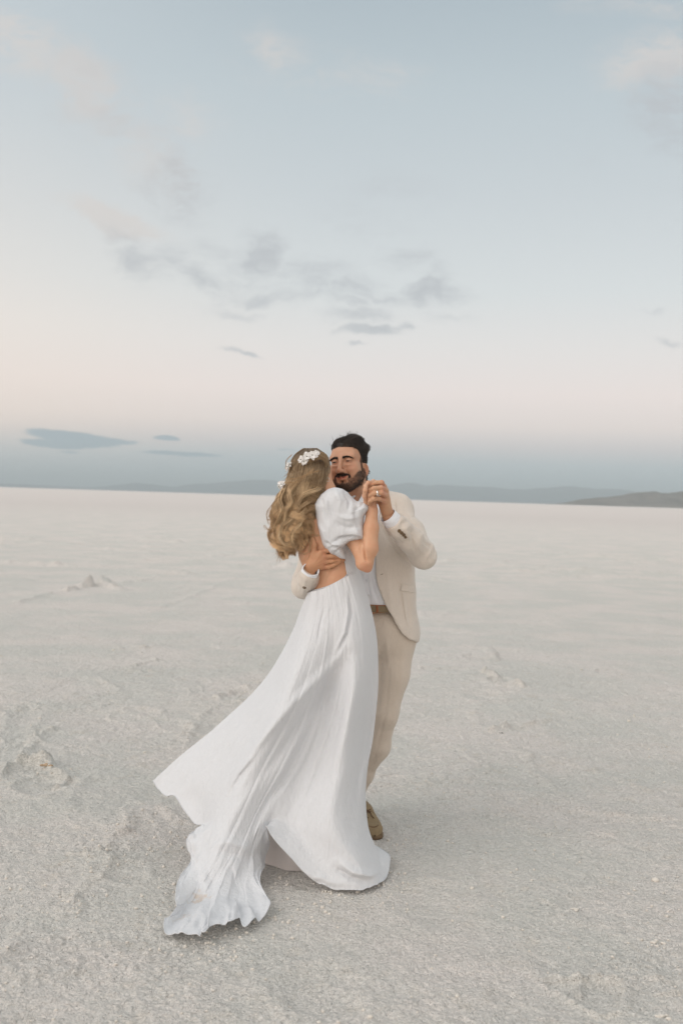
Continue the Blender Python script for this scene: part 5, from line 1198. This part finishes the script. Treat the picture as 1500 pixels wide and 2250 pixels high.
for (a, b) in ((877, 1166.5), (881.8, 1171), (886.5, 1175.3), (891, 1179.8)): button(on(Fj, a, b, .002), Fj.grad(on(Fj, a, b, 0)[None])[0], .0078, JK)
p = on(Fj, 668.5, 1291, .003)
if p is not None: button(p, Fj.grad(p[None])[0], .0078, JK)
# shirt cuffs
def cuff(A, B, r0, r1, ax, sq, lab=None):
    A, B = np.array(A), np.array(B); d = nrm(B - A); u1 = nrm(np.cross(d, ax)); u2 = np.cross(d, u1); a = np.linspace(0, 6.283, 48, endpoint=False)
    prof = [(0, r0), (.5, (r0 + r1) / 2), (1, r1), (1, r1 - .003), (.6, r1 - .004)]
    v = np.concatenate([A + (B - A) * t_ + r_ * (np.cos(a)[:, None] * u1 + sq * np.sin(a)[:, None] * u2) * (1 + .02 * np.sin(5 * a)[:, None]) for t_, r_ in prof]); i = np.arange(240).reshape(5, 48)
    q = np.stack([i[:-1], i[1:], np.roll(i, -1, 1)[1:], np.roll(i, -1, 1)[:-1]], -1).reshape(-1, 4); o_ = mpart('cuff', v, q, M_shirt, SHIRT)
cuff(W(866, 1149, 4.112), W(851.5, 1132.5, 4.092), .0385, .0365, (0, 1, 0), .9)
cuff(W(676, 1270, 4.115), W(683, 1251, 4.062), .036, .0355, (0, 1, 0), .85)
# wedding ring
c_ = W(827.5, 1083.3, 3.996); ax_ = nrm(W(838, 1083, 4.0) - W(823, 1083.5, 3.995)); u1 = nrm(np.cross(ax_, [0, 0, 1])); u2 = np.cross(ax_, u1); a = np.linspace(0, 6.283, 40, endpoint=False)
prof = [(-.0028, .0105), (-.0028, .0126), (0, .0130), (.0028, .0126), (.0028, .0105)]
v = np.concatenate([c_ + ax_ * t_ + r_ * (np.cos(a)[:, None] * u1 + np.sin(a)[:, None] * u2) for t_, r_ in prof]); i = np.arange(200).reshape(5, 40)
mpart('wedding_ring', v, np.stack([i[:-1], i[1:], np.roll(i, -1, 1)[1:], np.roll(i, -1, 1)[:-1]], -1).reshape(-1, 4), M_silver)

# ------------------------------------------------------------------ shoes
def shoe(heel, toe, first=True):
    """moccasin: swept sections from heel to toe, apron seam, laces, sole"""
    heel, toe = np.array(heel, float), np.array(toe, float); d = nrm(toe - heel); sdv = np.array([d[1], -d[0], 0]); L_ = np.linalg.norm(toe - heel)
    n, m = 40, 36; t = np.linspace(0, 1, n); a = np.linspace(0, 2*np.pi, m, endpoint=False)
    wd_ = herm([0, .03, .15, .4, .72, .9, .97, 1], [.004, .020, .032, .036, .047, .040, .024, .003], t); ht = herm([0, .03, .15, .32, .5, .75, .93, 1], [.02, .060, .082, .084, .066, .046, .034, .012], t)
    cen = heel + d * (t * L_)[:, None]
    ca, sa = np.cos(a), np.sin(a); V = cen[:, None] + sdv * (wd_[:, None] * np.sign(ca) * np.abs(ca) ** .8)[..., None] + np.array([0, 0, 1]) * (.012 + ht[:, None] * (.5 + .5 * np.sign(sa) * np.abs(sa) ** .65))[..., None]
    # opening at the ankle
    up = mpart('shoe', V.reshape(-1, 3), grid_quads(n, m).tolist() and np.concatenate([np.stack([np.arange(n*m).reshape(n, m)[:-1], np.arange(n*m).reshape(n, m)[1:], np.roll(np.arange(n*m).reshape(n, m), -1, 1)[1:], np.roll(np.arange(n*m).reshape(n, m), -1, 1)[:-1]], -1).reshape(-1, 4)]), M_suede)
    sv = []
    for z_ in (.0, .016):
        sv.append(np.concatenate([cen + sdv * (wd_ + .003)[:, None] + [0, 0, z_], (cen - sdv * (wd_ + .003)[:, None] + [0, 0, z_])[::-1]]))
    k = 2 * n; i = np.arange(k); q = np.stack([i, np.roll(i, -1), np.roll(i, -1) + k, i + k], 1); j = np.arange(n - 1)
    capq = np.stack([j, j + 1, k - 2 - j, k - 1 - j], 1)
    mpart('sole', np.concatenate(sv), np.concatenate([q, capq + k, capq[:, ::-1]]), M_sole, up)
    # apron seam
    def top(t_, s_):
        w_ = np.interp(t_, t, wd_); h_ = np.interp(t_, t, ht); z_ = .012 + h_ * (.5 + .5 * (1 - min(abs(s_), .999) ** 2.5) ** .65 ** 1)
        return heel + d * t_ * L_ + sdv * w_ * s_ + [0, 0, z_]
    ap = [top(t_, s_) for t_, s_ in [(.40, .55), (.55, .58), (.68, .60), (.78, .60), (.86, .52), (.905, .25), (.91, 0), (.905, -.25), (.86, -.52), (.78, -.60), (.68, -.60), (.55, -.58), (.40, -.55)]]
    ap = herm(np.arange(13), np.array(ap), np.linspace(0, 12, 60)); v, q = tube(ap + [0, 0, .0], .0021, 6); mpart('apron_seam', v, q, M_suede_d, up)
    for pts in ([(.46, .0), (.52, .22), (.60, .30), (.655, .20)], [(.46, 0), (.53, -.20), (.60, -.22), (.66, -.34)], [(.42, -.45), (.46, 0), (.42, .45)], [(.47, -.4), (.50, 0), (.47, .4)]):
        pp = np.array([top(*k_) for k_ in pts]) + [0, 0, .003]; pp = herm(np.arange(len(pp)), pp, np.linspace(0, len(pp) - 1, 18)); v, q = tube(pp, .0019, 6); mpart('lace', v, q, M_suede_d, up)
h_, t_ = W(797, 1760, 4.60), W(821, 1845, 4.34)
shoe([h_[0] - .004, 4.585, .0], [W(822, 1850, 4.33)[0], 4.315, .0])
r_ = LEGR[2]; shoe([r_[0], r_[1] + .04, 0], [r_[0] + .02, r_[1] - .22, 0])

# ------------------------------------------------------------------ evening haze between here and the mountains
bmv = np.array([[x, y, z] for x in (-59000, 59000) for y in (-2000, 58000) for z in (-6, 640)], float)
bq = np.array([[0, 1, 3, 2], [4, 6, 7, 5], [0, 4, 5, 1], [2, 3, 7, 6], [0, 2, 6, 4], [1, 5, 7, 3]])
m = bpy.data.materials.new('haze_air'); m.use_nodes = True; m.node_tree.nodes.clear(); t = NT(m.node_tree)
o = t.n('ShaderNodeOutputMaterial'); pv_ = t.n('ShaderNodeVolumePrincipled'); pv_.inputs['Color'].default_value = (.84, .955, 1.0, 1); pv_.inputs['Density'].default_value = 6.3e-5; pv_.inputs['Anisotropy'].default_value = 0.0
t.l(pv_.outputs[0], o.inputs['Volume'])
hz = make_mesh('haze', bmv, bq, m, smooth=False); hz['kind'] = 'stuff'; hz['label'] = 'blue evening haze in front of the far mountains'; hz['category'] = 'haze'
